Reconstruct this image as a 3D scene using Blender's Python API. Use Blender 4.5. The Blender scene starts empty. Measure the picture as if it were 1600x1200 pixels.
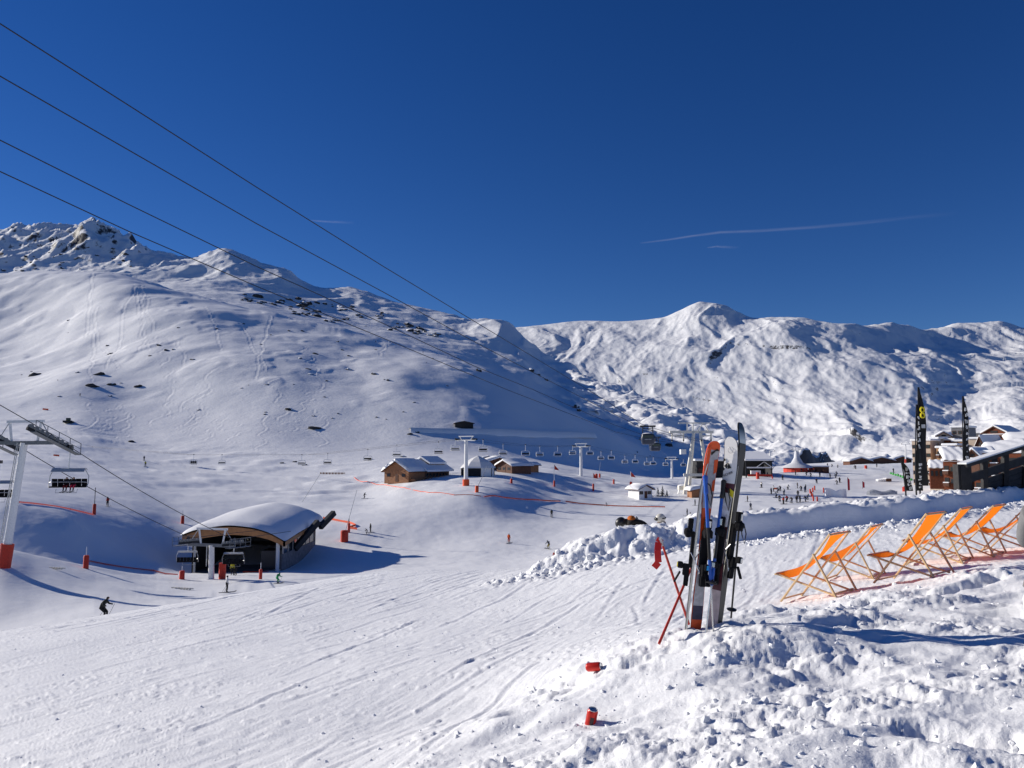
import bpy, bmesh, math, random
import numpy as np
from mathutils import Vector, Matrix, Quaternion

R = math.radians
C = bpy.context.scene.collection
SC = bpy.context.scene
rnd = random.Random(7)

# ------------------------------------------------------------------ camera
F_PX, HOR = 1209.0, 715.0            # focal length and eye level, in pixels of the 1600 x 1200 photograph
TH = math.atan((HOR - 600.0) / F_PX)
cam_d = bpy.data.cameras.new('camera')
cam = bpy.data.objects.new('camera', cam_d); C.objects.link(cam)
cam.location = (0, 0, 0)
cam.rotation_euler = (R(90) + TH, 0, 0)
cam_d.sensor_fit = 'HORIZONTAL'; cam_d.sensor_width = 36.0
cam_d.lens = 36.0 * F_PX / 1600.0
cam_d.clip_start = 0.05; cam_d.clip_end = 60000
SC.camera = cam

# ------------------------------------------------------------------ sky and sun
SUN_EL, SUN_AZ = R(21), R(-69)       # azimuth from +Y (view direction) towards +X
sunvec = Vector((math.sin(SUN_AZ) * math.cos(SUN_EL), math.cos(SUN_AZ) * math.cos(SUN_EL), math.sin(SUN_EL)))
w = bpy.data.worlds.new('World'); SC.world = w; w.use_nodes = True
nt = w.node_tree; bg = nt.nodes['Background']
sky = nt.nodes.new('ShaderNodeTexSky'); sky.sky_type = 'NISHITA'; sky.sun_disc = False
sky.sun_elevation = SUN_EL; sky.sun_rotation = SUN_AZ
sky.altitude = 2300; sky.air_density = 1.0; sky.dust_density = 0.0; sky.ozone_density = 4.0
hs = nt.nodes.new('ShaderNodeHueSaturation'); hs.inputs['Saturation'].default_value = 1.24; hs.inputs['Hue'].default_value = 0.516
nt.links.new(sky.outputs[0], hs.inputs['Color']); nt.links.new(hs.outputs[0], bg.inputs[0]); bg.inputs[1].default_value = 0.072
sd = bpy.data.lights.new('sun', 'SUN'); sd.energy = 5.0; sd.angle = R(0.5); sd.color = (1.0, 0.935, 0.84)
so = bpy.data.objects.new('sun', sd); C.objects.link(so); so.location = (-30, 0, 40)
so.rotation_euler = sunvec.to_track_quat('Z', 'Y').to_euler()
vs = SC.view_settings; vs.view_transform = 'Standard'; vs.look = 'None'; vs.exposure = 0.15; vs.gamma = 1.0
vs.use_curve_mapping = False
SC.cycles.use_denoising = True
SC.cycles.max_bounces = 6; SC.cycles.diffuse_bounces = 3; SC.cycles.transparent_max_bounces = 12

# ------------------------------------------------------------------ pixels to directions
def tv(v):                                   # height / distance seen at image row v
    yc = (600.0 - v) / F_PX
    return (math.sin(TH) + yc * math.cos(TH)) / (math.cos(TH) - yc * math.sin(TH))
def su(u, v):                                # sideways / distance seen at pixel u, v
    yc = (600.0 - v) / F_PX
    return ((u - 800.0) / F_PX) / (math.cos(TH) - yc * math.sin(TH))
def at(u, v, Y):
    return Vector((su(u, v) * Y, Y, tv(v) * Y))
def pxm(Y):                                  # metres per photo pixel at distance Y
    return Y / F_PX

# ------------------------------------------------------------------ numpy noise
def _hash(ix, iy, seed):
    h = (ix.astype(np.int64) * 374761393 + iy.astype(np.int64) * 668265263 + seed * 1442695041) & 0xFFFFFFFF
    h = ((h ^ (h >> 13)) * 1274126177) & 0xFFFFFFFF
    return (h ^ (h >> 16)) & 0xFFFFFFFF
def perlin(x, y, seed=0):
    x0 = np.floor(x); y0 = np.floor(y); fx = x - x0; fy = y - y0
    ux = fx * fx * fx * (fx * (fx * 6 - 15) + 10); uy = fy * fy * fy * (fy * (fy * 6 - 15) + 10)
    def g(dx, dy):
        a = _hash(x0 + dx, y0 + dy, seed).astype(np.float64) * (2 * math.pi / 4294967296.0)
        return np.cos(a) * (fx - dx) + np.sin(a) * (fy - dy)
    n00, n10, n01, n11 = g(0, 0), g(1, 0), g(0, 1), g(1, 1)
    return 1.4 * ((n00 * (1 - ux) + n10 * ux) * (1 - uy) + (n01 * (1 - ux) + n11 * ux) * uy)
def fbm(x, y, oct=4, seed=0, gain=0.5, lac=2.03):
    a, s = 1.0, 0.0
    for o in range(oct):
        s = s + a * perlin(x, y, seed + o * 17); a *= gain; x = x * lac + 11.3; y = y * lac - 7.1
    return s
def ridged(x, y, oct=4, seed=0, gain=0.5, lac=2.1):
    a, s, wgt = 1.0, 0.0, 1.0
    for o in range(oct):
        n = 1.0 - np.abs(perlin(x, y, seed + o * 23)) * 1.6
        n = np.clip(n, 0, 1) ** 2
        s = s + a * n * wgt; wgt = np.clip(n * 1.4, 0, 1); a *= gain; x = x * lac + 3.7; y = y * lac + 9.2
    return s
def billow(x, y, oct=4, seed=0, gain=0.55):
    a, s = 1.0, 0.0
    for o in range(oct):
        s = s + a * np.abs(perlin(x, y, seed + o * 19)); a *= gain; x, y = x * 1.7 + y * 1.1 + 3.1, y * 1.7 - x * 1.1 + 5.3
    return s
def worley(x, y, seed=0):
    x0 = np.floor(x); y0 = np.floor(y); best = np.full(x.shape, 9.0); idv = np.zeros(x.shape)
    for dx in (-1, 0, 1):
        for dy in (-1, 0, 1):
            h = _hash(x0 + dx, y0 + dy, seed); h2 = _hash(x0 + dx, y0 + dy, seed + 5)
            px = x0 + dx + (h / 4294967296.0); py = y0 + dy + (h2 / 4294967296.0)
            d = (px - x) ** 2 + (py - y) ** 2
            m = d < best; best = np.where(m, d, best); idv = np.where(m, ((h * 7919) & 0xFFFF) / 65536.0, idv)
    return np.sqrt(best), idv
def sstep(a, b, x):
    t = np.clip((x - a) / (b - a), 0, 1); return t * t * (3 - 2 * t)
def pchip(xk, yk, x):
    xk = np.asarray(xk, float); yk = np.asarray(yk, float); h = np.diff(xk); d = np.diff(yk) / h
    m = np.zeros_like(yk); s = d[:-1] * d[1:] > 0
    hm = np.zeros(len(d) - 1); hm[s] = 2 * d[:-1][s] * d[1:][s] / (d[:-1][s] + d[1:][s]); m[1:-1] = hm
    m[0], m[-1] = d[0], d[-1]
    x = np.clip(x, xk[0], xk[-1]); i = np.clip(np.searchsorted(xk, x) - 1, 0, len(h) - 1)
    t = (x - xk[i]) / h[i]; t2, t3 = t * t, t * t * t
    return (2*t3-3*t2+1)*yk[i] + (t3-2*t2+t)*h[i]*m[i] + (-2*t3+3*t2)*yk[i+1] + (t3-t2)*h[i]*m[i+1]

# ------------------------------------------------------------------ materials
MATS = {}
def nodes(name):
    m = bpy.data.materials.new(name); m.use_nodes = True; MATS[name] = m
    t = m.node_tree; return m, t, t.nodes['Principled BSDF']
def mat(name, col, rough=0.6, metal=0.0, var=0.12, scale=8.0, bump=0.0, spec=0.4, trans=0.0):
    if name in MATS: return MATS[name]
    m, t, b = nodes(name)
    tc = t.nodes.new('ShaderNodeTexCoord'); nz = t.nodes.new('ShaderNodeTexNoise')
    nz.inputs['Scale'].default_value = scale; nz.inputs['Detail'].default_value = 5
    t.links.new(tc.outputs['Object'], nz.inputs['Vector'])
    rp = t.nodes.new('ShaderNodeMapRange'); rp.inputs[1].default_value = 0.3; rp.inputs[2].default_value = 0.7
    rp.inputs[3].default_value = 1 - var; rp.inputs[4].default_value = 1 + var
    t.links.new(nz.outputs['Fac'], rp.inputs[0])
    mx = t.nodes.new('ShaderNodeVectorMath'); mx.operation = 'SCALE'; mx.inputs[0].default_value = col[:3]
    t.links.new(rp.outputs[0], mx.inputs['Scale']); t.links.new(mx.outputs[0], b.inputs['Base Color'])
    b.inputs['Roughness'].default_value = rough; b.inputs['Metallic'].default_value = metal
    b.inputs['Specular IOR Level'].default_value = spec
    if bump:
        bp = t.nodes.new('ShaderNodeBump'); bp.inputs['Strength'].default_value = bump; bp.inputs['Distance'].default_value = 0.01
        t.links.new(nz.outputs['Fac'], bp.inputs['Height']); t.links.new(bp.outputs[0], b.inputs['Normal'])
    if trans:
        tr = t.nodes.new('ShaderNodeBsdfTranslucent'); t.links.new(mx.outputs[0], tr.inputs['Color'])
        ms = t.nodes.new('ShaderNodeMixShader'); ms.inputs[0].default_value = trans
        t.links.new(b.outputs[0], ms.inputs[1]); t.links.new(tr.outputs[0], ms.inputs[2])
        t.links.new(ms.outputs[0], t.nodes['Material Output'].inputs[0])
    return m

def snow_mat(name, bumps, rock=None, col=(0.865, 0.872, 0.885)):
    """bumps: list of (scale per metre, distance in metres, strength, (sx, sy, sz) stretch); rock: (lo, hi, noise scale, colour)"""
    m, t, b = nodes(name)
    geo = t.nodes.new('ShaderNodeNewGeometry')
    prev = None
    for sc_, dist, st, stretch in bumps:
        mp = t.nodes.new('ShaderNodeMapping'); mp.inputs['Scale'].default_value = stretch[:3]
        if len(stretch) > 3: mp.inputs['Rotation'].default_value[2] = stretch[3]
        t.links.new(geo.outputs['Position'], mp.inputs['Vector'])
        nz = t.nodes.new('ShaderNodeTexNoise'); nz.inputs['Scale'].default_value = sc_; nz.inputs['Detail'].default_value = 6
        nz.inputs['Roughness'].default_value = 0.62
        t.links.new(mp.outputs[0], nz.inputs['Vector'])
        bp = t.nodes.new('ShaderNodeBump'); bp.inputs['Strength'].default_value = st; bp.inputs['Distance'].default_value = dist
        t.links.new(nz.outputs['Fac'], bp.inputs['Height'])
        if prev: t.links.new(prev.outputs[0], bp.inputs['Normal'])
        prev = bp
    if prev: t.links.new(prev.outputs[0], b.inputs['Normal'])
    b.inputs['Roughness'].default_value = 0.55; b.inputs['Specular IOR Level'].default_value = 0.25
    cn = t.nodes.new('ShaderNodeTexNoise'); cn.inputs['Scale'].default_value = bumps[0][0] * 0.3
    t.links.new(geo.outputs['Position'], cn.inputs['Vector'])
    mx = t.nodes.new('ShaderNodeMix'); mx.data_type = 'RGBA'
    mx.inputs[6].default_value = (*[c * 0.95 for c in col], 1); mx.inputs[7].default_value = (*col, 1)
    t.links.new(cn.outputs['Fac'], mx.inputs[0]); out = mx.outputs[2]
    if rock:
        lo, hi, rs, rc = rock
        sep = t.nodes.new('ShaderNodeSeparateXYZ'); t.links.new(geo.outputs['Normal'], sep.inputs[0])
        nz = t.nodes.new('ShaderNodeTexNoise'); nz.inputs['Scale'].default_value = rs; nz.inputs['Detail'].default_value = 8
        nz.inputs['Roughness'].default_value = 0.7
        t.links.new(geo.outputs['Position'], nz.inputs['Vector'])
        ad = t.nodes.new('ShaderNodeMath'); ad.operation = 'MULTIPLY_ADD'; ad.inputs[1].default_value = 0.55
        t.links.new(nz.outputs['Fac'], ad.inputs[0]); t.links.new(sep.outputs[2], ad.inputs[2])
        mr = t.nodes.new('ShaderNodeMapRange'); mr.inputs[1].default_value = lo; mr.inputs[2].default_value = hi
        mr.inputs[3].default_value = 1; mr.inputs[4].default_value = 0
        t.links.new(ad.outputs[0], mr.inputs[0])
        m2 = t.nodes.new('ShaderNodeMix'); m2.data_type = 'RGBA'
        t.links.new(mr.outputs[0], m2.inputs[0]); t.links.new(out, m2.inputs[6]); m2.inputs[7].default_value = (*rc, 1)
        out = m2.outputs[2]
    t.links.new(out, b.inputs['Base Color'])
    return m
# ------------------------------------------------------------------ the ground, near: a smooth surface through measured points
S = np.concatenate([np.linspace(-1.9, -0.74, 36, endpoint=False), np.linspace(-0.74, 0.74, 860), np.linspace(0.74, 1.9, 37)[1:]])
NC = len(S)
NEAR_PTS = [  # (u, v, distance)
 (-500,1200,8.2),(-500,1010,24),(-200,1200,7.2),(-200,1010,20),(0,1200,6.4),(0,1100,9.6),(0,1003,16.5),(150,1200,6.0),(150,972,19),(300,1200,5.7),(300,1050,10.5),(300,940,22.5),
 (420,920,26),(500,908,29),(700,893,30),(820,890,27),(600,1200,4.9),(600,1050,9),(600,960,16),(450,1120,7.2),(800,1100,6.5),(800,1000,10.5),(800,930,17),
 (1000,980,8.9),(1000,920,14),(960,880,19),(1200,953,9.7),(1200,880,15),(1170,845,19.6),(1400,905,11.2),(1400,850,16),(1420,818,19.8),
 (1600,862,12.7),(1600,805,19),(1700,850,13),(1900,840,14),(1580,790,24),
 (640,1200,4.65),(760,1120,5.7),(840,1062,6.8),(930,1005,8.2),(1060,965,9.6),
 # the churned bank in front
 (800,1200,4.25),(920,1130,4.9),(960,1050,5.7),(1000,1200,3.6),(1200,1200,3.3),(1600,1200,3.15),(1900,1200,3.1),(1600,1000,5.6),(1300,1050,5.0),(1060,1000,6.1),(1120,983,6.15),(1130,970,6.9),
 (1300,960,7.6),(1450,920,8.7),(1560,892,9.6),(1800,900,9.0),
]
P = [at(u, v, Y) for u, v, Y in NEAR_PTS]
P += [Vector(p) for p in [(-8,0.6,-2.6),(-4,0.6,-2.1),(0,0.6,-1.62),(0.2,2,-1.6),(-1.5,2.0,-1.85),(2,0.6,-1.35),(5,0.6,-1.2),(9,1,-1.1),(2,-2,-1.4),(-3,-2,-2.0),
      # falling away beyond the lip
      (-30,34,-8.6),(-18,34,-8.8),(-12,37,-8.4),(-5,40,-8.0),(-1,38,-7.4),(4,36,-6.0),(10,36,-4.8),(16,36,-3.6),(24,36,-2.6),(-40,34,-9),(-24,30,-7.4),(30,34,-2.2)]]
P = np.array([tuple(p) for p in P])
def _tps(r2): return np.where(r2 > 1e-9, r2 * np.log(np.maximum(r2, 1e-9)), 0.0)
n = len(P); K = _tps((P[:, None, 0] - P[None, :, 0]) ** 2 + (P[:, None, 1] - P[None, :, 1]) ** 2) + np.eye(n) * 0.04
Q = np.column_stack([np.ones(n), P[:, 0], P[:, 1]])
A = np.block([[K, Q], [Q.T, np.zeros((3, 3))]])
coef = np.linalg.solve(A, np.concatenate([P[:, 2], np.zeros(3)]))
def near_base(x, y):
    z = coef[n] + coef[n + 1] * x + coef[n + 2] * y
    for k in range(n): z = z + coef[k] * _tps((x - P[k, 0]) ** 2 + (y - P[k, 1]) ** 2)
    return z
YN = np.concatenate([np.linspace(0.55, 2.1, 24, endpoint=False), np.exp(np.linspace(math.log(2.1), math.log(17.5), 340, endpoint=False)), np.exp(np.linspace(math.log(17.5), math.log(25), 100, endpoint=False)), np.exp(np.linspace(math.log(25), math.log(39), 36))])
X = S[None, :] * YN[:, None]; Yg = np.repeat(YN[:, None], NC, 1)
# coarse solve then refine: the base surface is smooth
ci = np.unique(np.concatenate([np.arange(0, NC, 6), [NC - 1]])); ri = np.unique(np.concatenate([np.arange(0, len(YN), 5), [len(YN) - 1]]))
Zc = near_base(X[np.ix_(ri, ci)], Yg[np.ix_(ri, ci)])
Zr = np.array([np.interp(S, S[ci], row) for row in Zc])
Z = np.array([np.interp(YN, YN[ri], Zr[:, j]) for j in range(NC)]).T
BASE_N = Z.copy()
# masks -------------------------------------------------------------
def poly_dist(x, y, pts):
    """distance to a polyline, parameter along it (index units) and signed side"""
    best = np.full(x.shape, 1e9); par = np.zeros(x.shape); side = np.zeros(x.shape)
    for k in range(len(pts) - 1):
        ax, ay = pts[k][:2]; bx, by = pts[k + 1][:2]; dx, dy = bx - ax, by - ay; L2 = dx * dx + dy * dy
        t = np.clip(((x - ax) * dx + (y - ay) * dy) / L2, 0, 1)
        d = np.hypot(x - ax - t * dx, y - ay - t * dy); m = d < best
        best = np.where(m, d, best); par = np.where(m, k + t, par)
        side = np.where(m, np.sign((x - ax) * dy - (y - ay) * dx), side)   # + on the right hand of the line
    return best, par, side
# churned snow: right-hand side of this edge line
edge = [at(u, v, Y) for u, v, Y in [(560,1290,4.0),(640,1200,4.6),(760,1120,5.6),(840,1062,6.6),(930,1010,7.4),(1030,985,7.6),(1150,965,8.1),(1250,945,8.8),(1380,918,9.9),(1560,880,11.2),(1800,850,12.6)]]
wob = 0.22 * fbm(X * 1.3, Yg * 1.3, 3, 5)
d_e, par_e, side_e = poly_dist(X, Yg, [(p.x, p.y) for p in edge])
sgn = d_e * side_e + wob
CH = sstep(-0.22, 0.35, sgn)                     # 1 in the churned bank
# the ploughed snow wall
WALL = [(800,908,19.4,.06,0),(870,890,19.2,.30,0),(930,876,19.3,.55,0),(1000,872,19.4,.62,0),(1090,858,19.6,.62,.15),(1165,846,20.0,.58,1),(1300,832,20.4,.55,1),(1420,818,20.8,.52,1),(1540,796,23.5,.48,1),(1640,782,26,.5,1),(1900,760,30,.5,1)]
wp = [(*at(u, v, Y)[:2], h, sm) for u, v, Y, h, sm in WALL]
d_w, par_w, side_w = poly_dist(X, Yg, wp)
ds = -d_w * side_w                                # + behind the wall face (away from camera)
k_i = np.arange(len(wp)); wh = np.interp(par_w, k_i, [p[2] for p in wp]); wsm = np.interp(par_w, k_i, [p[3] for p in wp])
ds = ds + (0.30 - 0.22 * wsm) * fbm(X * 1.3, Yg * 1.3, 3, 31)
face = sstep(-0.05, 0.24 + 0.75 * (1 - wsm), ds) * (1 - sstep(2.0, 4.2, ds)) * sstep(0.02, 0.5, par_w)
top_var = 1 + 0.22 * fbm(X * 0.9, Yg * 0.9, 3, 8)
Wm = face
Z = Z + wh * top_var * face * (1 + 0.0 * ds)
# low ridge of ploughed crumbs in front of the wall
rid = np.exp(-((ds + 1.15) / 0.33) ** 2) * sstep(4.6, 5.4, par_w)
Z = Z + 0.10 * rid * (1 + 0.8 * fbm(X * 4, Yg * 4, 3, 44))
# small scale relief -------------------------------------------------
# fade wavelengths that the local grid cannot carry
cell = np.maximum(Yg * 0.0018, Yg * 0.006 * 0.9)
lumpA, idA = worley(X * 2.2 + 0.3 * fbm(X * 3, Yg * 3, 2, 1), Yg * 2.2, 3)
lumpB, idB = worley(X * 6.0 + 0.25 * fbm(X * 8, Yg * 8, 2, 2), Yg * 6.0, 9)
lumpC, idC = worley(X * 14.0, Yg * 14.0, 12)
def dome(d, w=0.66): q = np.clip(1 - (d / w) ** 2, 0, 1); return q * (1.5 - 0.5 * q)
patch = sstep(-0.35, 0.45, fbm(X * 0.9, Yg * 0.9, 3, 77))
patch2 = sstep(-0.2, 0.4, fbm(X * 1.6 + 5, Yg * 1.6, 3, 78))
lumpD, idD = worley(X * 27.0, Yg * 27.0, 15)
bil = billow(X * 2.6, Yg * 2.6, 5, 301, .56)
ch = (0.05 * fbm(X * 1.0, Yg * 0.9, 3, 21, 0.45) + 0.060 * bil * (0.35 + 0.65 * patch) + 0.012 * dome(lumpA) * (idA > 0.65) * patch2 + 0.012 * dome(lumpB) * patch * (idB > 0.6)
      + 0.007 * dome(lumpC) * (idC > 0.5) * patch)
# shovelled grooves and ledges running across the bank
a = R(24); xr = X * math.cos(a) + Yg * math.sin(a); yr = -X * math.sin(a) + Yg * math.cos(a)
led = fbm(xr * 0.55, yr * 1.9, 3, 55)
ch = ch + 0.055 * np.clip(np.abs(led) - 0.12, 0, 0.5) * np.sign(led)
ch = ch - 0.06 * sstep(0.3, 0.7, fbm(xr * 0.6 + 3, yr * 1.2, 2, 91))        # boot holes and hollows
Z = Z + CH * ch
# hollows that the photo shows as blue shadow streaks on the bank
for pts, depth, wd in [([(1430,912,8.6),(1470,918,8.4),(1560,902,8.8)], .09, .10),
                       ([(1310,940,8.0),(1370,925,8.3)], .07, .10), ([(1450,1170,3.6),(1500,1180,3.5),(1560,1195,3.4)], .10, .10), ([(1000,1010,5.8),(1075,1020,5.8)], .05, .10)]:
    pl = [at(*p)[:2] for p in pts]; d_, _, sd_ = poly_dist(X, Yg, pl)
    d2 = d_ + 0.05 * fbm(X * 6, Yg * 6, 3, 61)
    Z = Z - depth * np.exp(-(np.clip(d2, 0, 9) / wd) ** 2) + 0.15 * depth * np.exp(-((d_ * sd_ * 1.0 + wd * 1.6) / (wd * 1.0)) ** 2) * (d_ < 4 * wd) * (sd_ < 0)
# the piste: scrapes along the direction of travel
piste = (1 - CH) * (1 - np.clip(Wm * 1.2, 0, 1))
b_ = R(66); xs = X * math.cos(b_) + Yg * math.sin(b_); ys = -X * math.sin(b_) + Yg * math.cos(b_)
scr = fbm(xs * 0.9, ys * 9.0, 3, 101); scr2 = fbm(xs * 2.6 + 4, ys * 22.0, 2, 102)
pi = 0.030 * fbm(X * 0.35, Yg * 0.35, 3, 103) + 0.0045 * scr + 0.0035 * scr2 + 0.003 * fbm(xs * 5.0, ys * 45.0, 2, 109) * sstep(14, 7, Yg) + 0.009 * fbm(X * 3.2, Yg * 3.2, 4, 104) * sstep(-0.2, 0.5, fbm(X * 0.5, Yg * 0.5, 2, 105))
cr = sstep(0.12, 0.5, fbm(X * 0.8 + 9, Yg * 0.8, 3, 106))
pi = pi + 0.011 * dome(lumpC) * (idC > 0.75) * cr + 0.014 * dome(lumpB, .35) * (idB > 0.94)
Z = Z + piste * pi
# crumbly faces of the ploughed bank
crumb = (0.03 * dome(lumpB) * (idB > .5) + 0.05 * dome(lumpA) * (idA > .55) + 0.13 * billow(X * 2.4, Yg * 2.4, 5, 107, .58))
Z = Z + np.clip(Wm * 1.3, 0, 1) * crumb * ((1 - wsm) * 0.75 + 0.8 * wsm * sstep(0.22, 0.5, ds))
near_lip = np.exp(-((ds + 0.25) / 0.5) ** 2) * (1 - wsm)
Z = Z + near_lip * 0.10 * dome(lumpB) * (idB > .35)
# individual ski grooves on the piste
rs = np.random.RandomState(4)
for k in range(260):
    x0 = rs.uniform(-14, 9); y0 = rs.uniform(3, 24); L = rs.uniform(0.4, 2.6) * (0.4 + y0 / 14); ang = R(66 + rs.normal(0, 9)); cv = rs.normal(0, 0.012)
    lx, ly = math.cos(ang), math.sin(ang)
    j = (np.abs(YN - y0) < L * 1.1 + .5); r0, r1 = np.argmax(j), len(j) - np.argmax(j[::-1])
    if r1 - r0 < 2: continue
    xx = X[r0:r1]; yy = Yg[r0:r1]; al = (xx - x0) * lx + (yy - y0) * ly; ac = -(xx - x0) * ly + (yy - y0) * lx - cv * al * al
    wd = np.maximum(0.028, yy * 0.0026)
    g = (-np.exp(-(ac / wd) ** 2) + 0.9 * np.exp(-((ac - 2.2 * wd) / (1.2 * wd)) ** 2)) * sstep(L, L * 0.6, np.abs(al))
    Z[r0:r1] += piste[r0:r1] * rs.uniform(0.003, 0.010) * g
NEAR = (X, Yg, Z)

# ------------------------------------------------------------------ the ground, far: a loft through lines seen in the photograph
def guide(pts):
    a = np.array([(su(u, v), tv(v), math.log(Y)) for u, v, Y in pts])
    t = pchip(a[:, 0], a[:, 1], S); l = pchip(a[:, 0], a[:, 2], S); Y = np.exp(l)
    return Y, t * Y
def guide_z(pts):                                    # (u, z, Y)
    a = np.array([(su(u, 760), z, Y) for u, z, Y in pts])
    return pchip(a[:, 0], a[:, 2], S), pchip(a[:, 0], a[:, 1], S)
G = []
G.append(guide_z([(-900,-8,26),(0,-8.4,28),(300,-8.6,30),(700,-8.4,33),(1000,-7,33),(1300,-5.5,32),(1600,-4.5,32),(2200,-4,32)]))
G.append(guide([(-700,1000,55),(-300,995,56),(0,985,58),(160,965,60),(330,925,82),(430,905,100),(560,893,112),(700,888,112),(870,876,115),(960,850,130),(1100,830,150),(1200,805,172),(1400,780,205),(1550,760,225),(1700,750,240),(2200,735,260)]))
G.append(guide([(-700,850,78),(-300,850,78),(0,858,80),(60,871,82),(140,886,86),(250,900,96),(330,897,107),(450,893,114),(560,887,118),(700,880,121),(870,868,124),(960,842,138),(1100,824,158),(1200,800,182),(1400,776,216),(1550,757,236),(1700,748,250),(2200,733,280)]))
G.append(guide([(-700,880,95),(-300,880,95),(0,886,96),(100,890,98),(150,893,100),(250,898,104),(330,898,110.5),(450,892,117),(560,883,122),(700,874,125),(870,861,130),(960,836,143),(1100,820,163),(1200,798,186),(1400,774,221),(1550,755,242),(1700,747,256),(2200,732,289)]))
G.append(guide([(-700,770,112),(-300,772,112),(0,780,112),(50,790,112),(100,806,112),(150,833,113),(200,860,114),(250,880,115),(300,893,119),(400,888,122),(500,878,126),(620,866,131),(760,858,133),(870,850,138),(960,828,150),(1100,815,170),(1200,795,192),(1400,771,228),(1550,753,250),(1700,745,265),(2200,731,300)]))
G.append(guide([(-700,740,140),(-300,745,140),(0,757,140),(100,775,140),(200,795,142),(285,815,145),(400,825,148),(520,822,150),(620,815,155),(760,812,162),(870,805,180),(960,800,190),(1100,792,200),(1200,780,215),(1400,760,260),(1550,745,300),(1700,738,320),(2200,729,340)]))
G.append(guide([(-700,690,215),(-300,700,215),(0,712,210),(150,735,205),(300,760,205),(450,770,205),(560,772,205),(640,764,198),(740,762,190),(870,768,220),(960,770,235),(1060,772,233),(1200,762,250),(1300,748,290),(1400,740,330),(1550,732,400),(1700,725,420),(2200,720,440)]))
G.append(guide([(-700,640,330),(-300,655,330),(0,668,330),(107,672,330),(200,695,320),(300,712,300),(450,722,285),(560,733,262),(620,740,240),(700,740,232),(780,738,240),(850,735,262),(920,742,272),(1000,750,270),(1100,752,280),(1180,744,300),(1250,735,350),(1350,727,450),(1450,722,520),(1600,716,600),(2200,712,640)]))
G.append(guide([(-700,590,450),(-300,605,450),(0,618,440),(120,612,430),(200,632,410),(300,655,380),(400,668,358),(500,690,343),(560,700,336),(650,707,330),(760,714,335),(850,722,355),(950,735,395),(1050,746,440),(1150,736,450),(1250,729,520),(1350,723,620),(1450,719,700),(1600,713,800),(2200,710,850)]))
G.append(guide([(-700,510,680),(-300,535,680),(0,545,640),(150,545,580),(300,560,505),(450,588,455),(560,612,432),(650,628,420),(760,650,425),(850,676,455),(950,710,505),(1050,742,560),(1150,737,620),(1250,729,700),(1350,723,800),(1450,719,900),(1600,713,1000),(2200,710,1100)]))
G.append(guide([(-700,420,1200),(-300,430,1150),(0,427,1050),(150,430,930),(230,447,860),(320,470,785),(400,492,725),(520,522,655),(640,552,605),(720,572,585),(800,602,580),(870,636,590),(950,672,610),(1010,697,630),(1060,715,640),(1150,736,650),(1250,730,700),(1350,724,880),(1450,721,1000),(1600,715,1100),(2200,711,1200)]))
G.append(guide([(-700,435,1400),(-300,445,1380),(0,442,1350),(150,445,1350),(230,457,1330),(320,471,1280),(400,484,1230),(520,512,1160),(640,540,1080),(720,564,1020),(800,600,980),(870,634,960),(950,670,800),(1010,694,730),(1060,709,695),(1150,728,690),(1250,730,735),(1350,726,930),(1450,724,1060),(1600,717,1180),(2200,712,1300)]))
G.append(guide([(-700,420,2100),(-300,430,2050),(0,428,2000),(150,430,1900),(230,437,1850),(320,437,1800),(400,455,1700),(520,481,1650),(640,509,1550),(720,531,1500),(800,558,1400),(870,598,1330),(950,640,1080),(1010,665,950),(1060,682,865),(1150,706,780),(1250,724,765),(1350,727,1000),(1450,725,1150),(1600,718,1300),(2200,713,1500)]))
CREST = [(-700,420,2700),(-300,385,2700),(-100,380,2700),(0,374,2700),(35,366,2700),(75,364,2700),(110,368,2650),(135,362,2600),(160,371,2600),(190,386,2550),(240,402,2500),(275,413,2450),(300,411,2400),(330,399,2350),(350,393,2300),(380,402,2300),(410,418,2250),(440,430,2200),(480,447,2150),(520,453,2100),(545,454,2100),(600,470,2050),(650,482,2000),(700,492,1950),(735,500,1900),(770,503,1850),(800,517,1780),(830,538,1700),(870,567,1640),(900,588,1560),(950,605,1400),(1000,622,1260),(1050,643,1130),(1100,663,1010),(1150,682,920),(1200,700,850),(1250,717,810),(1300,727,900),(1400,729,1200),(1600,721,1500),(2200,715,1700)]
G.append(guide(CREST))
Yb, zb = G[-1]; G.append((Yb * 1.22, zb - 190.0))
ROWS = [18, 24, 20, 36, 36, 40, 40, 46, 72, 96, 34, 56, 76, 8]
GY = np.array([g[0] for g in G]); GZ = np.array([g[1] for g in G]); GL = np.log(GY)
h = np.diff(GL, axis=0); d = np.diff(GZ, axis=0) / h
m_ = np.zeros_like(GZ); same = d[:-1] * d[1:] > 0
m_[1:-1] = np.where(same, 2 * d[:-1] * d[1:] / np.where(same, d[:-1] + d[1:], 1), 0); m_[0] = d[0]; m_[-1] = d[-1]
FY, FZ, SEG = [], [], [0]
for k in range(len(G) - 1):
    cnt = ROWS[k]; last = k == len(G) - 2
    for t in np.linspace(0, 1, cnt + (1 if last else 0), endpoint=last):
        t2, t3 = t * t, t ** 3
        FY.append(np.exp(GL[k] + t * h[k]))
        FZ.append((2*t3-3*t2+1)*GZ[k] + (t3-2*t2+t)*h[k]*m_[k] + (-2*t3+3*t2)*GZ[k+1] + (t3-t2)*h[k]*m_[k+1])
    SEG.append(len(FY))
FY = np.array(FY); FZ = np.array(FZ); FX = FY * S[None, :]
gi = np.zeros(len(FY))                                # guide index of every row
for k in range(len(G) - 1): gi[SEG[k]:SEG[k + 1]] = k + np.arange(SEG[k + 1] - SEG[k]) / max(1, ROWS[k])
gi = gi[:, None] + 0 * FY
U = 800 + S[None, :] * F_PX + 0 * FY                  # rough image column
FBASE = FZ.copy()
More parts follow.
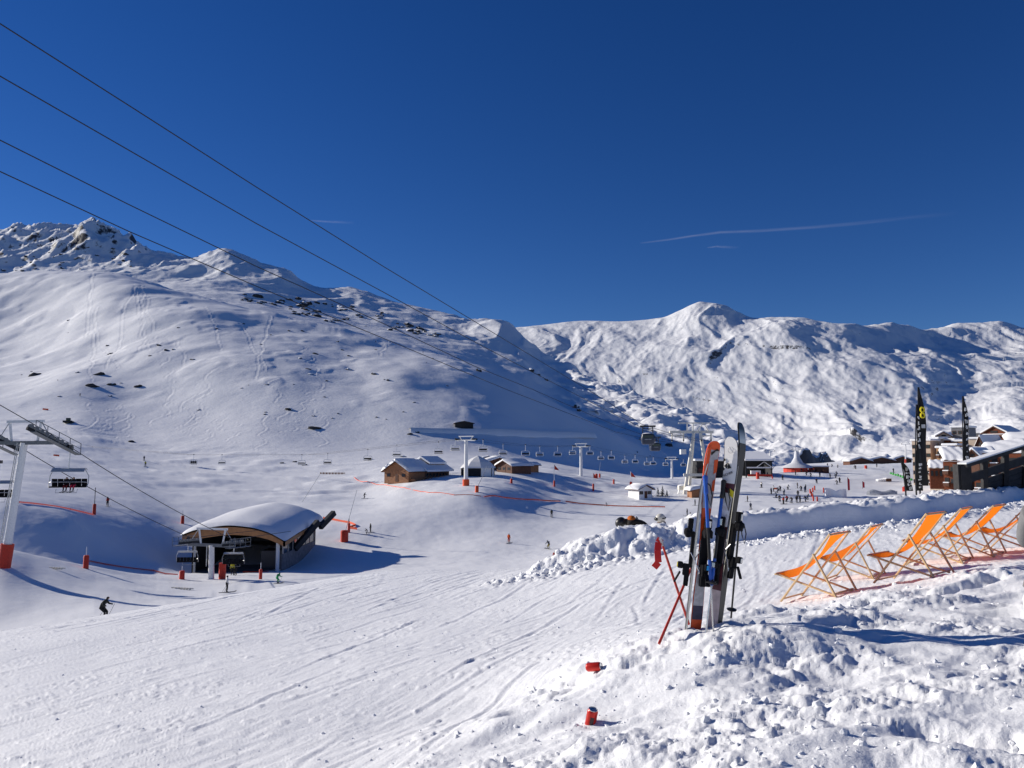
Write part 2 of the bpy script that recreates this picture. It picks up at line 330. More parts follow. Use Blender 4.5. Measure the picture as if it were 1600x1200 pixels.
gi = gi - 1.0 * (gi > 2) - np.clip(gi - 1, 0, 1) * (gi <= 2) * 1.0
basin = 1 - sstep(5.6, 7.0, gi)
hillm = sstep(5.6, 7.0, gi) * (1 - sstep(9.4, 10.2, gi))
ridgem = sstep(9.6, 10.8, gi)
FZ += basin * (0.35 * fbm(FX * 0.03, FY * 0.03, 3, 201) + 0.06 * fbm(FX * 0.25, FY * 0.25, 3, 202))
# banks of pushed snow round the station and behind the chalet
FZ += basin * sstep(4.4, 5.0, gi) * 0.9 * np.clip(fbm(FX * 0.05, FY * 0.07, 3, 203), 0, 1)
hx = FX * 0.94 + FY * 0.34; hy = -FX * 0.34 + FY * 0.94
hl = 6.5 * fbm(FX / 170, FY / 170, 4, 211, 0.36) + 3.0 * np.clip(fbm(hx / 70, hy / 150, 3, 212, .4), 0, 1)
hl = hl + 1.5 * fbm(FX / 48, FY / 60, 3, 216, .45)
FZ += hillm * hl * sstep(300, 520, FY) * (0.6 + 0.4 * sstep(1000, 500, U))
# sharp little drops and mounds on the hillside
t1 = fbm(FX / 60, FY / 90, 4, 213, 0.5)
FZ += hillm * 0.7 * sstep(0.25, 0.5, t1) * sstep(320, 520, FY)
rg = ridged(FX / 320 + 0.25 * fbm(FX / 300, FY / 300, 2, 5), FY / 420, 4, 221, 0.5)
leftpk = sstep(10.85, 11.5, gi) * sstep(430, 150, U)
FZ += sstep(10.3, 11.0, gi) * (1 - sstep(11.85, 12.0, gi)) * 12 * (rg - 0.6) + leftpk * (1 - 0.9 * sstep(11.7, 12.0, gi)) * 26 * (ridged(FX / 210, FY / 260, 4, 231, .55) - 0.7)
FZ += ridgem * (3.2 * fbm(FX / 80, FY / 80, 4, 232, 0.5))
FZ += leftpk * (1 - 0.6 * sstep(11.8, 12.0, gi)) * 6 * ridged(FX / 60, FY / 70, 3, 233, .5)
rp = sstep(10.0, 10.5, gi) * (1 - sstep(11.9, 12.0, gi)) * sstep(820, 900, U)
FZ += rp * (7 * (ridged(FX / 110, FY / 90, 4, 241, .55) - .6) + 1.6 * fbm(FX / 18, FY / 18, 3, 242))
# ski tracks carved in the hillside
rs = np.random.RandomState(12)
def groove(u0, y0, u1, y1, amp, waves, wdt, depth, ph):
    s0, s1 = su(u0, 620), su(u1, 620)
    n_ = 700; tt = np.linspace(0, 1, n_); yy = np.exp(math.log(y0) + (math.log(y1) - math.log(y0)) * tt)
    xx = (s0 + (s1 - s0) * tt) * yy + amp * np.sin(tt * waves * 6.283 + ph) * (0.4 + 0.6 * np.sin(tt * 3.1 + ph) ** 2)
    cs = xx / yy; ci_ = np.clip(np.searchsorted(S, cs), 1, NC - 2)
    for q in range(n_):
        r_ = np.searchsorted(FY[:, ci_[q]], yy[q])
        if r_ < 2 or r_ > len(FY) - 3: continue
        for dc, a_ in ((0, -1.0), (1, 0.75), (-1, 0.1)):
            cc = ci_[q] + dc; tr[r_, cc] = min(tr[r_, cc], -1) if a_ < 0 else max(tr[r_, cc], a_)
tr = np.zeros_like(FZ)
for k in range(17):
    u0 = rs.choice([rs.uniform(120, 260), rs.uniform(380, 470), rs.uniform(500, 760), rs.uniform(20, 600)])
    y0 = rs.uniform(560, 1000); y1 = y0 * rs.uniform(0.62, 0.86)
    groove(u0, y0, u0 + rs.uniform(-30, 60), y1, rs.uniform(1.2, 3.5), rs.uniform(1, 5), 1, 1, rs.uniform(0, 6))
for k in range(16):
    u0 = rs.uniform(150, 500); y0 = rs.uniform(360, 470)
    groove(u0, y0, u0 + rs.uniform(-60, 60), y0 * rs.uniform(0.75, 0.9), rs.uniform(2, 6), rs.uniform(1, 4), 1, 1, rs.uniform(0, 6))
FZ += tr * 0.00036 * FY
FAR = (FX, FY, FZ)
def ground(x, Y):
    """height of the snow under a point"""
    s = x / Y; j = np.clip((np.searchsorted(S, s) - 1), 0, NC - 2); f = (s - S[j]) / (S[j + 1] - S[j])
    def col(Ya, Za): return (1 - f) * np.interp(Y, Ya[:, j], Za[:, j]) + f * np.interp(Y, Ya[:, j + 1], Za[:, j + 1])
    if Y < 33: return float(col(NEAR[1], NEAR[2]))
    return float(col(FAR[1], FAR[2]))
def hit(u, v, far_only=True, ymin=0.0):
    """first point of the snow seen at a pixel"""
    s = su(u, v); j = int(np.clip(np.argmin(np.abs(S - s)), 0, NC - 1)); t = tv(v)
    for k, (Ya, Za) in enumerate(((NEAR[1], NEAR[2]), (FAR[1], FAR[2]))):
        if far_only and k == 0: continue
        y = Ya[:, j]; q = Za[:, j] / y; w_ = np.nonzero((q >= t) & (y > ymin))[0]
        if len(w_):
            i = w_[0]
            if i > 0 and q[i] != q[i - 1] and y[i - 1] > ymin:
                f = (t - q[i - 1]) / (q[i] - q[i - 1]); f = min(max(f, 0), 1); yy = y[i - 1] + f * (y[i] - y[i - 1])
            else: yy = y[i]
            return Vector((s * yy, yy, t * yy))
    return None
def grid_mesh(name, X, Y, Z, mats, sel=None, label=None):
    nr, nc = X.shape
    co = np.empty((nr * nc, 3), np.float32); co[:, 0] = X.ravel(); co[:, 1] = Y.ravel(); co[:, 2] = Z.ravel()
    i = np.arange((nr - 1) * nc).reshape(nr - 1, nc)[:, :-1].ravel()
    q = np.column_stack([i, i + 1, i + nc + 1, i + nc]).astype(np.int32)
    me = bpy.data.meshes.new(name); me.vertices.add(len(co)); me.vertices.foreach_set('co', co.ravel())
    me.loops.add(q.size); me.loops.foreach_set('vertex_index', q.ravel())
    me.polygons.add(len(q)); me.polygons.foreach_set('loop_start', np.arange(0, q.size, 4, dtype=np.int32))
    me.polygons.foreach_set('use_smooth', np.ones(len(q), bool)); me.update(calc_edges=True); me.validate()
    o = bpy.data.objects.new(name, me); C.objects.link(o); me.materials.append(mats); o['kind'] = 'structure'
    return o
M_near = snow_mat('snow_trodden', [(9, 0.02, 0.5, (1, 1, 1)), (60, 0.006, 0.6, (1, 1, 1)), (16, 0.014, 0.6, (0.10, 1, 1, -R(66))), (140, 0.004, 0.7, (1, 1, 1))])
M_basin = snow_mat('snow_groomed', [(0.9, 0.10, 0.35, (1, 1, 1)), (0.5, 0.12, 0.4, (0.12, 1, 1, -R(8)))])
ROCKC = (0.055, 0.052, 0.055)
M_hill = snow_mat('snow_hillside', [(0.10, 1.2, 0.35, (1, 1, 1)), (0.6, 0.3, 0.3, (1, 1, 1))])
M_ridge = snow_mat('snow_rocky_ridge', [(0.05, 3.0, 0.5, (1, 1, 1)), (0.3, 0.8, 0.4, (1, 1, 1))], rock=(0.84, 0.93, 0.05, ROCKC))
M_mtn = snow_mat('snow_mountain', [(0.02, 8.0, 0.55, (1, 1, 1)), (0.12, 2.0, 0.5, (1, 1, 1))], rock=(0.895, 0.955, 0.06, (0.09, 0.085, 0.085)))
terrace = grid_mesh('snow_terrace', *NEAR, M_near)
r5, r9 = SEG[7], SEG[11]
basin_o = grid_mesh('piste_basin', FX[:r5 + 1], FY[:r5 + 1], FZ[:r5 + 1], M_basin)
hill_o = grid_mesh('ski_hill', FX[r5:r9 + 1], FY[r5:r9 + 1], FZ[r5:r9 + 1], M_hill)
ridge_o = grid_mesh('mountain_ridge', FX[r9:], FY[r9:], FZ[r9:], M_ridge)
# snow behind the camera, under the last row of the terrace
zb0 = NEAR[2][0]; xb = NEAR[0][0]
back = grid_mesh('snow_ground', np.array([np.linspace(-60, 60, 60)] * 12), np.repeat(np.linspace(-60, 0.56, 12)[:, None], 60, 1),
                 np.array([np.interp(np.linspace(-60, 60, 60), xb, zb0)] * 12) - 0.01, M_near)

# ------------------------------------------------------------------ the far mountain across the valley
RC = [(500,560,4800),(700,540,4800),(810,513,4800),(850,508,4750),(895,503,4750),(915,502,4750),(960,503,4650),(1030,498,4550),(1060,487,4500),(1082,477,4500),(1095,473,4500),(1108,475,4500),(1133,481,4500),(1150,491,4500),(1180,503,4450),(1205,499,4350),(1250,500,4250),(1280,507,4200),(1308,512,4150),(1335,513,4250),(1350,517,4400),(1395,511,4600),(1420,513,4700),(1445,521,4800),(1458,521,5000),(1500,510,5100),(1530,509,5100),(1562,506,5100),(1600,515,5100),(1700,520,5100),(2000,500,5100),(2600,480,5100)]
def rguide(pts): return guide(pts)
RG = [rguide([(500,790,2500),(1000,790,2300),(1600,775,1700),(2600,760,1500)]),
      rguide([(500,720,3200),(1000,720,3000),(1250,716,2700),(1400,712,2400),(1600,700,2200),(2600,690,2000)]),
      rguide([(500,660,3700),(900,645,3550),(1250,655,3150),(1400,668,2850),(1480,668,2850),(1600,650,2750),(2600,640,2600)]),
      rguide([(500,600,4150),(800,575,4000),(1100,580,3700),(1300,585,3450),(1420,603,3350),(1500,602,3450),(1600,590,3500),(2600,580,3400)]),
      rguide([(500,570,4500),(800,540,4350),(1000,533,4150),(1100,520,4100),(1250,535,3850),(1320,550,3800),(1420,560,3950),(1500,556,4200),(1600,550,4300),(2600,530,4300)]),
      rguide(RC)]
RG.append((RG[-1][0] * 1.2, RG[-1][1] - 350))
rsel = (S > su(640, 560)) & (S < 1.9)
RY, RZ, RI = [], [], []
rr = [14, 50, 56, 50, 44, 8]
LY = np.log(np.array([g[0] for g in RG])); LZ = np.array([g[1] for g in RG]); hh = np.diff(LY, axis=0); dd = np.diff(LZ, axis=0) / hh
mm = np.zeros_like(LZ); sm = dd[:-1] * dd[1:] > 0; mm[1:-1] = np.where(sm, 2 * dd[:-1] * dd[1:] / np.where(sm, dd[:-1] + dd[1:], 1), 0); mm[0] = dd[0]; mm[-1] = dd[-1]
for k in range(len(RG) - 1):
    last = k == len(RG) - 2
    for t in np.linspace(0, 1, rr[k] + (1 if last else 0), endpoint=last):
        t2, t3 = t * t, t ** 3
        RY.append(np.exp(LY[k] + t * hh[k])); RI.append(k + t)
        RZ.append((2*t3-3*t2+1)*LZ[k] + (t3-2*t2+t)*hh[k]*mm[k] + (-2*t3+3*t2)*LZ[k+1] + (t3-t2)*hh[k]*mm[k+1])
RY = np.array(RY)[:, rsel]; RZ = np.array(RZ)[:, rsel]; RX = RY * S[rsel][None, :]; RI = np.array(RI)[:, None] + 0 * RY
crestm = 1 - 0.97 * np.exp(-((RI - 5) / 0.3) ** 2)
wx = 0.3 * fbm(RX / 700, RY / 700, 3, 301)
RZ = RZ + crestm * (26 * (ridged(RX / 1050 + wx, RY / 1500 - wx, 5, 302, 0.48) - 0.75) + 5 * fbm(RX / 90 + 2 * wx, RY / 170 - wx, 5, 303, .6))
RZ = RZ + crestm * 6.5 * (ridged(RX / 190 + 2.2 * wx, RY / 430 + 1.5 * wx, 4, 305, .55) - .7)
# spurs running down to the right, shaded on their far flank
UR = 800 + F_PX * RX / RY
def spur(line, height, wl, wr):
    global RZ
    us = np.array([p[0] for p in line], float); ks = np.array([p[1] for p in line], float)
    o = np.argsort(ks); uc = np.interp(RI, ks[o], us[o]); hgt = np.interp(RI, ks[o], np.array([p[2] for p in line])[o], left=0, right=0)
    dx = (UR - uc) * RY / F_PX
    RZ = RZ + height * hgt * np.where(dx < 0, np.exp(-np.abs(dx) / wl), np.exp(-(dx / wr) ** 2 * 0.5 - dx / wr * 0.5))
spur([(1310, 5.0, .15), (1325, 4.6, .7), (1350, 4.0, 1), (1385, 3.4, 1), (1415, 2.6, .8), (1440, 1.9, .3)], 28, 380, 300)
spur([(1345, 4.9, .2), (1400, 4.2, .8), (1450, 3.5, .9), (1500, 2.9, .3)], 32, 300, 200)
spur([(1440, 4.8, .2), (1490, 4.2, .8), (1545, 3.4, 1), (1580, 2.8, .4)], 40, 380, 300)
spur([(1180, 4.9, .2), (1215, 4.3, .6), (1240, 3.6, .3)], 45, 250, 90)
spur([(1240, 2.9, .1), (1290, 2.3, .6), (1330, 1.6, .5)], 40, 200, 80)
spur([(1560, 4.9, .2), (1590, 4.3, .7), (1640, 3.6, .6)], 45, 300, 220)
mtn_o = grid_mesh('far_mountain', RX, RY, RZ, M_mtn)
# ------------------------------------------------------------------ mesh helpers
class MB:
    def __init__(self): self.v = []; self.f = []; self.m = []; self.mi = 0
    def add(self, vs, fs):
        o = len(self.v); self.v += [tuple(p) for p in vs]; self.f += [tuple(i + o for i in q) for q in fs]; self.m += [self.mi] * len(fs); return self
    def mat(self, i): self.mi = i; return self
    def box(self, c, s, rot=None):
        c = Vector(c); hx, hy, hz = s[0] / 2, s[1] / 2, s[2] / 2
        p = [Vector((x, y, z)) for z in (-hz, hz) for y in (-hy, hy) for x in (-hx, hx)]
        if rot is not None: p = [rot @ q for q in p]
        return self.add([c + q for q in p], [(0, 2, 3, 1), (4, 5, 7, 6), (0, 1, 5, 4), (2, 6, 7, 3), (0, 4, 6, 2), (1, 3, 7, 5)])
    def bar(self, a, b, w, h, up=(0, 0, 1)):
        a, b = Vector(a), Vector(b); d = (b - a); L = d.length; d.normalize(); s = d.cross(Vector(up))
        if s.length < 1e-4: s = d.cross(Vector((1, 0, 0)))
        s.normalize(); t = s.cross(d)
        return self.box((a + b) / 2, (w, L, h), Matrix((s, d, t)).transposed())
    def tube(self, pts, r, n=8, caps=True):
        pts = [Vector(p) for p in pts]; rr = r if isinstance(r, (list, tuple)) else [r] * len(pts); rings = []; prev = None
        for i, p in enumerate(pts):
            d = (pts[min(i + 1, len(pts) - 1)] - pts[max(i - 1, 0)]).normalized()
            if prev is None:
                a = Vector((0, 0, 1)) if abs(d.z) < 0.9 else Vector((1, 0, 0)); s = d.cross(a).normalized()
            else: s = (prev - d * prev.dot(d)).normalized()
            prev = s; t = d.cross(s)
            rings.append([p + (s * math.cos(k * 2 * math.pi / n) + t * math.sin(k * 2 * math.pi / n)) * rr[i] for k in range(n)])
        return self.loft(rings, caps)
    def loft(self, rings, caps=True, closed=True):
        n = len(rings[0]); vs = [p for r in rings for p in r]; fs = []
        for i in range(len(rings) - 1):
            for k in range(n if closed else n - 1):
                k2 = (k + 1) % n; fs.append((i * n + k, i * n + k2, (i + 1) * n + k2, (i + 1) * n + k))
        if caps and closed: fs.append(tuple(range(n))[::-1]); fs.append(tuple((len(rings) - 1) * n + k for k in range(n)))
        return self.add(vs, fs)
    def lathe(self, prof, n=12, c=(0, 0, 0), rot=None):
        c = Vector(c); rings = []
        for r, z in prof:
            ring = [Vector((r * math.cos(k * 2 * math.pi / n), r * math.sin(k * 2 * math.pi / n), z)) for k in range(n)]
            rings.append([c + (rot @ p if rot is not None else p) for p in ring])
        return self.loft(rings)
    def ball(self, c, r, seg=12, rings=8, rot=None):
        r = r if isinstance(r, (tuple, list)) else (r, r, r); out = []
        for i in range(rings + 1):
            a = math.pi * i / rings; ra = max(math.sin(a), 0.02)
            ring = [Vector((r[0] * ra * math.cos(k * 2 * math.pi / seg), r[1] * ra * math.sin(k * 2 * math.pi / seg), -r[2] * math.cos(a))) for k in range(seg)]
            out.append([Vector(c) + (rot @ p if rot is not None else p) for p in ring])
        return self.loft(out)
    def prism(self, poly, d):                            # poly: 3D points, d: extrusion vector
        d = Vector(d); a = [Vector(p) for p in poly]; n = len(a)
        fs = [tuple(range(n))[::-1], tuple(range(n, 2 * n))] + [(k, (k + 1) % n, n + (k + 1) % n, n + k) for k in range(n)]
        return self.add(a + [p + d for p in a], fs)
    def mesh(self, name, mats, smooth=False):
        me = bpy.data.meshes.new(name); me.from_pydata(self.v, [], self.f)
        for m in (mats if isinstance(mats, (list, tuple)) else [mats]): me.materials.append(m)
        if any(self.m): me.polygons.foreach_set('material_index', self.m)
        bm = bmesh.new(); bm.from_mesh(me); bmesh.ops.recalc_face_normals(bm, faces=bm.faces); bm.to_mesh(me); bm.free()
        if smooth:
            me.polygons.foreach_set('use_smooth', [True] * len(me.polygons))
            if smooth != 'all':
                try: me.set_sharp_from_angle(angle=R(40))
                except Exception: pass
        me.update(); return me
    def build(self, name, mats, parent=None, smooth=False, bevel=0):
        o = bpy.data.objects.new(name, self.mesh(name, mats, smooth)); C.objects.link(o)
        if parent is not None: o.parent = parent
        if bevel:
            b = o.modifiers.new('bevel', 'BEVEL'); b.width = bevel; b.segments = 2; b.limit_method = 'ANGLE'
        return o
def tag(o, label, cat, group=None, kind=None):
    o['label'] = label; o['category'] = cat
    if group: o['group'] = group
    if kind: o['kind'] = kind
    return o
def thing(name, label, cat, loc=(0, 0, 0), rz=0.0, group=None):
    o = bpy.data.objects.new(name, None); C.objects.link(o); o.location = loc; o.rotation_euler = (0, 0, rz); o.empty_display_size = 0.3
    return tag(o, label, cat, group)
def kids(o): return [c for c in bpy.data.objects if c.parent == o]
def copy_tree(o, loc=None, rz=None, label=None, group=None, scale=None, parent=None):
    c = o.copy(); C.objects.link(c); c.parent = parent
    if loc is not None: c.location = loc
    if rz is not None: c.rotation_euler = (0, 0, rz)
    if scale is not None: c.scale = (scale,) * 3
    if label: c['label'] = label
    if group: c['group'] = group
    for k in o.children: copy_tree(k, parent=c)
    return c
V = Vector
def lerp(a, b, t): return a + (b - a) * t
# materials
M_wood = mat('pale_ash_wood', (0.62, 0.42, 0.22), 0.5, var=0.15, scale=12)
M_canvas = mat('orange_canvas', (0.92, 0.215, 0.010), 0.8, var=0.06, scale=30, trans=0.6)
M_black = mat('black_plastic', (0.012, 0.012, 0.014), 0.4, var=0.2)
M_dark = mat('dark_steel', (0.03, 0.032, 0.036), 0.75, var=0.2, spec=0.15)
M_matt = mat('matt_black', (0.012, 0.012, 0.014), 0.9, var=0.2, spec=0.1)
M_grey = mat('galvanised_steel', (0.42, 0.43, 0.44), 0.45, 0.6, var=0.15)
M_white = mat('white_paint', (0.76, 0.76, 0.75), 0.5, var=0.08)
M_cream = mat('cream_paint', (0.72, 0.69, 0.60), 0.55, var=0.1)
M_red = mat('red_padding', (0.52, 0.035, 0.015), 0.6, var=0.15)
M_orange = mat('orange_net', (0.72, 0.10, 0.03), 0.7, var=0.15)
M_snowcap = snow_mat('snow_roof', [(1.2, 0.08, 0.4, (1, 1, 1)), (6, 0.02, 0.3, (1, 1, 1))])
M_silver = mat('silver', (0.6, 0.6, 0.6), 0.25, 0.9, var=0.1)
M_blue = mat('blue_pole_paint', (0.015, 0.09, 0.42), 0.3, var=0.1)
M_maroon = mat('maroon_topsheet', (0.10, 0.025, 0.035), 0.35, var=0.3, scale=20)
M_skiwhite = mat('white_topsheet', (0.80, 0.79, 0.77), 0.3, var=0.03)
M_skiorange = mat('orange_base', (0.72, 0.085, 0.012), 0.35, var=0.12, scale=25)
M_skigrey = mat('frosted_grey_base', (0.42, 0.41, 0.43), 0.55, var=0.2, scale=40)
M_yellow = mat('yellow_paint', (0.75, 0.62, 0.02), 0.4, var=0.06)
M_lightblue = mat('bright_blue_plastic', (0.0, 0.25, 0.62), 0.35, var=0.05)
M_rope = mat('dark_cable', (0.02, 0.02, 0.024), 0.6, var=0.1)
M_glass = mat('dark_glass', (0.02, 0.025, 0.03), 0.08, var=0.0, spec=0.6)
M_green = mat('green_plastic', (0.03, 0.34, 0.05), 0.5, var=0.1)

# ------------------------------------------------------------------ deck chairs
def make_deck_chair():
    t = thing('deck_chair', 'x', 'deck chair')
    hw = 0.33
    head, foot = V((0, 0, 0)), V((0, 0, 0))
    for s in (-1, 1):        # long rails, local +Y is the way a sitter faces
        MB().bar((s * hw, 0.60, 0.015), (s * hw, -0.36, 0.86), 0.022, 0.042, (1, 0, 0)).build('back_rail', M_wood, t, bevel=0.004)
        MB().bar((s * (hw - 0.035), 0.60, 0.41), (s * (hw - 0.035), -0.21, 0.02), 0.022, 0.040, (1, 0, 0)).build('seat_rail', M_wood, t, bevel=0.004)
        MB().bar((s * (hw + 0.028), -0.06, 0.62), (s * (hw + 0.028), -0.24, 0.01), 0.022, 0.040, (1, 0, 0)).build('prop_leg', M_wood, t, bevel=0.004)
    MB().tube([(-hw - .03, -0.355, 0.845), (hw + .03, -0.355, 0.845)], 0.014, 8).build('head_bar', M_wood, t)
    MB().tube([(-hw - .02, 0.585, 0.405), (hw + .02, 0.585, 0.405)], 0.014, 8).build('front_bar', M_wood, t)
    MB().bar((-hw, 0.56, 0.05), (hw, 0.56, 0.05), 0.03, 0.02).build('foot_bar', M_wood, t)
    MB().bar((-hw - .03, -0.19, 0.045), (hw + .03, -0.19, 0.045), 0.03, 0.02).build('rear_bar', M_wood, t)
    sling(t, 0.10, 0.52); return t
def sling(t, low_near, low_far):
    hw = 0.33; p0, p2 = V((0, -0.36, 0.862)), V((0, 0.60, 0.422)); mb = MB(); n = 11; vs = []
    for i in range(25):
        q = i / 24
        for k in range(n):
            a_ = k / (n - 1); c = V((0, lerp(.25, .14, low_far > .35 and a_ or 0), lerp(low_near, low_far, a_) + .03 * math.sin(a_ * 7 + q * 4)))
            p = p0 * (1 - q) ** 2 + c * 2 * q * (1 - q) + p2 * q * q; x = (a_ * 2 - 1) * (hw - 0.045) * (1 - .05 * math.sin(math.pi * q))
            vs.append((x, p.y, p.z))
    mb.add(vs, [(i * n + k, i * n + k + 1, (i + 1) * n + k + 1, (i + 1) * n + k) for i in range(24) for k in range(n - 1)])
    mb.build('canvas_sling', M_canvas, t, smooth='all')
CHAIRS = [((1307, 934), (1322, 841), 'first deck chair of the row, standing next to the planted skis'), ((1366, 905), (1382, 826), 'second deck chair of the row counted from the planted skis'),
          ((1460, 903), (1465, 811), 'third deck chair of the row counted from the planted skis'), ((1505, 881), (1509, 795), 'fourth deck chair of the row counted from the planted skis'),
          ((1554, 871), (1564, 791), 'fifth deck chair of the row counted from the planted skis'), ((1618, 862), (1622, 782), 'orange deck chair at the far end of the row from the skis')]
dc = make_deck_chair(); fwd = V((-0.70, 0.715)); rz = math.atan2(-fwd.x, fwd.y)
for k, ((fu, fv), (hu, hv), lab) in enumerate(CHAIRS):
    o = dc if k == 0 else copy_tree(dc)
    p = hit(fu, fv, far_only=False, ymin=8.0)
    sc_ = min(1.24, max(0.9, (fv - hv) * pxm(p.y) / 0.87))
    rz_k = rz + (0, 0.10, -0.06, 0.05, -0.02, 0.03)[k]
    off = Matrix.Rotation(rz_k, 3, 'Z') @ V((-0.358, -0.24, 0)) * sc_      # the near prop leg stands on the pixel
    loc = p - off; gz_ = ground(loc.x, loc.y)
    o.location = (loc.x, loc.y, min(gz_, p.z + 0.02) - 0.015); f_ = V((-math.sin(rz_k), math.cos(rz_k)))
    zf_ = np.median([ground(loc.x + f_.x * q, loc.y + f_.y * q) for q in (.45, .55, .65)]); zr_ = np.median([ground(loc.x + f_.x * q, loc.y + f_.y * q) for q in (-.15, -.25, -.3)])
    pit = max(-R(12), min(-R(4), math.atan2(zf_ - zr_, .82)))
    o.rotation_euler = (pit, 0, rz_k); o.scale = (sc_,) * 3
    o.location.z = zr_ + .24 * sc_ * math.sin(pit) - .02
    tag(o, lab, 'deck chair', 'orange deck chairs in a row')
    if k > 1:
        for c_ in list(o.children):
            if c_.name.startswith('canvas_sling'): bpy.data.objects.remove(c_)
        sling(o, (.14, .10, .18, .12)[k - 2], (.22, .20, .16, .24)[k - 2])

# ------------------------------------------------------------------ skis and poles planted in the bank
def ski_frame(u0, v0, Y0, u1, v1, Y1, yaw):
    """matrix of a ski standing between two pixels: local z runs up along it, local -y is its face"""
    a, b = at(u0, v0, Y0), at(u1, v1, Y1); d = (b - a); L = d.length; d.normalize()
    face = V((math.sin(yaw), -math.cos(yaw), 0)); face = (face - d * face.dot(d)).normalized(); side = (face * -1).cross(d); m = Matrix((side, face * -1, d)).transposed().to_4x4(); m.translation = a
    return m, L
def ski_mesh(t, L, wt, ww, wl, th, face_m, core_m, base_m, rocker=0.07, bury=0.10, segs=None, tipcap=None):
    """ski along local z from -bury to L; face towards -y. segs: list of (z0, z1, material) for the face"""
    N = 40
    def sec(z):
        q = (z + bury) / (L + bury)
        w_ = pchip([0, .12, .5, .86, 1.0], [wl * .92, wl, ww, wt, wt * .98], np.array([q]))[0]
        d = L - z
        if d < wt * 0.55: w_ *= math.sqrt(max(0.0, 1 - ((wt * .55 - d) / (wt * .56)) ** 2)) * 0.98 + 0.02
        y = -rocker * max(0, 1 - d / 0.26) ** 2            # tip bends towards the face... the top sheet
        return w_ / 2, y
    zs = sorted(set([-bury + (L + bury) * i / N for i in range(N + 1)] + [L - 0.001, L - .004, L - .010, L - .018, L - .028, L - .040] + [s_[0] for s_ in (segs or [])]))
    core = MB(); rings = []
    for z in zs:
        w_, y = sec(z); th2 = th * (0.45 + 0.55 * math.exp(-((z - L * .45) / (L * .42)) ** 2)) / 2
        rings.append([V((-w_, y - th2, z)), V((w_, y - th2, z)), V((w_, y + th2, z)), V((-w_, y + th2, z))])
    core.loft(rings); core.build('core', core_m, t)
    for nm, sg, m_ in (('topsheet', -1, face_m), ('base', 1, base_m)):
        mb = MB(); mats = [m_]; sgs = segs if sg < 0 else None
        for z_a, z_b, ra, rb in zip(zs[:-1], zs[1:], rings[:-1], rings[1:]):
            i0, i1 = (0, 1) if sg < 0 else (3, 2)
            off = V((0, sg * 0.0012, 0)); ins = 0.94
            q = [V((ra[i0].x * ins, ra[i0].y, ra[i0].z)) + off, V((ra[i1].x * ins, ra[i1].y, ra[i1].z)) + off, V((rb[i1].x * ins, rb[i1].y, rb[i1].z)) + off, V((rb[i0].x * ins, rb[i0].y, rb[i0].z)) + off]
            mi = 0
            for (s0, s1, sm_) in (sgs or []):
                zc_ = (z_a + z_b) / 2
                if s0 <= zc_ < s1:
                    if sm_ not in mats: mats.append(sm_)
                    mi = mats.index(sm_)
            mb.mat(mi).add(q, [(0, 1, 2, 3)])
        mb.build(nm, mats, t, smooth=True)
    return sec
def binding(t, zc, sec, accent):
    w_, y = sec(zc); y0 = y - 0.012
    b = MB(); b.box((0, y0 - .012, zc), (.062, .022, .28)).build('binding_plate', M_matt, t, bevel=.004)
    toe = MB(); toe.lathe([(.036, 0), (.040, .02), (.034, .05), (.020, .065)], 10, (0, y0 - .02, zc + .13), Matrix.Rotation(R(90), 3, 'X'))
    toe.box((0, y0 - .04, zc + .20), (.052, .04, .08)); toe.box((-.026, y0 - .055, zc + .12), (.016, .035, .06)); toe.box((.026, y0 - .055, zc + .12), (.016, .035, .06))
    tp = toe.build('toe_piece', M_matt, t, bevel=.010)
    MB().box((0, y0 - .062, zc + .20), (.028, .008, .05)).build('toe_badge', M_silver, tp, bevel=.002)
    hl = MB(); hl.box((0, y0 - .038, zc - .16), (.054, .05, .09)); hl.box((0, y0 - .085, zc - .13), (.050, .04, .05)); hl.bar((0, y0 - .08, zc - .18), (0, y0 - .12, zc - .27), .036, .014); hl.box((0, y0 - .03, zc - .24), (.05, .035, .09))
    h_ = hl.build('heel_piece', M_matt, t, bevel=.012)
    MB().box((0, y0 - .107, zc - .13), (.030, .006, .035)).build('heel_badge', accent, h_, bevel=.002)
    for s in (-1, 1):
        br = MB(); br.tube([(s * .045, y0 - .02, zc - .02), (s * .052, y0 + .02, zc - .08), (s * .055, y0 + .055, zc - .15)], .0045, 6); br.ball((s * .056, y0 + .06, zc - .16), (.008, .008, .018), 6, 4)
        br.build('brake_arm', M_silver, t)
def planted(name, label, cat, fr, group=None):
    m, L = fr; t = thing(name, label, cat, (0, 0, 0), 0, group); t.matrix_world = m; t.location = m.translation; t.rotation_euler = m.to_euler(); return t, L
YS = 6.15
# white ski, its face towards the sun side
t, L = planted('ski', 'white ski with black triangles and maroon waist planted upright in the snow', 'ski', ski_frame(1112, 982, YS, 1147, 684, YS - .02, R(-38)), 'skis planted in the bank')
sec = ski_mesh(t, L, .114, .068, .096, .016, M_maroon, M_black, M_black, segs=[(L - .36, L + 1, M_skiwhite), (L - .52, L - .44, M_skiwhite), (L - .70, L - .52, mat('snow_crust_on_ski', (.8, .8, .82), .7, var=.25, scale=40)), (L - .98, L - .80, mat('pale_pink_topsheet', (.52, .40, .40), .4, var=.2, scale=30)), (0.0, .28, mat('pale_tail_topsheet', (.50, .40, .40), .4, var=.2, scale=30))])
dec = MB(); yd = -.0135
for tri in ([(-.058, -.20), (-.058, -.165), (-.035, -.183)], [(-.050, -.232), (-.022, -.250), (-.022, -.200)], [(-.018, -.250), (-.018, -.200), (.012, -.240)], [(-.058, -.275), (-.058, -.225), (-.040, -.258)]):
    dec.prism([(x, sec(L + z)[1] + yd, L + z) for x, z in tri], (0, .002, 0))
dec.build('triangle_print', M_black, t)
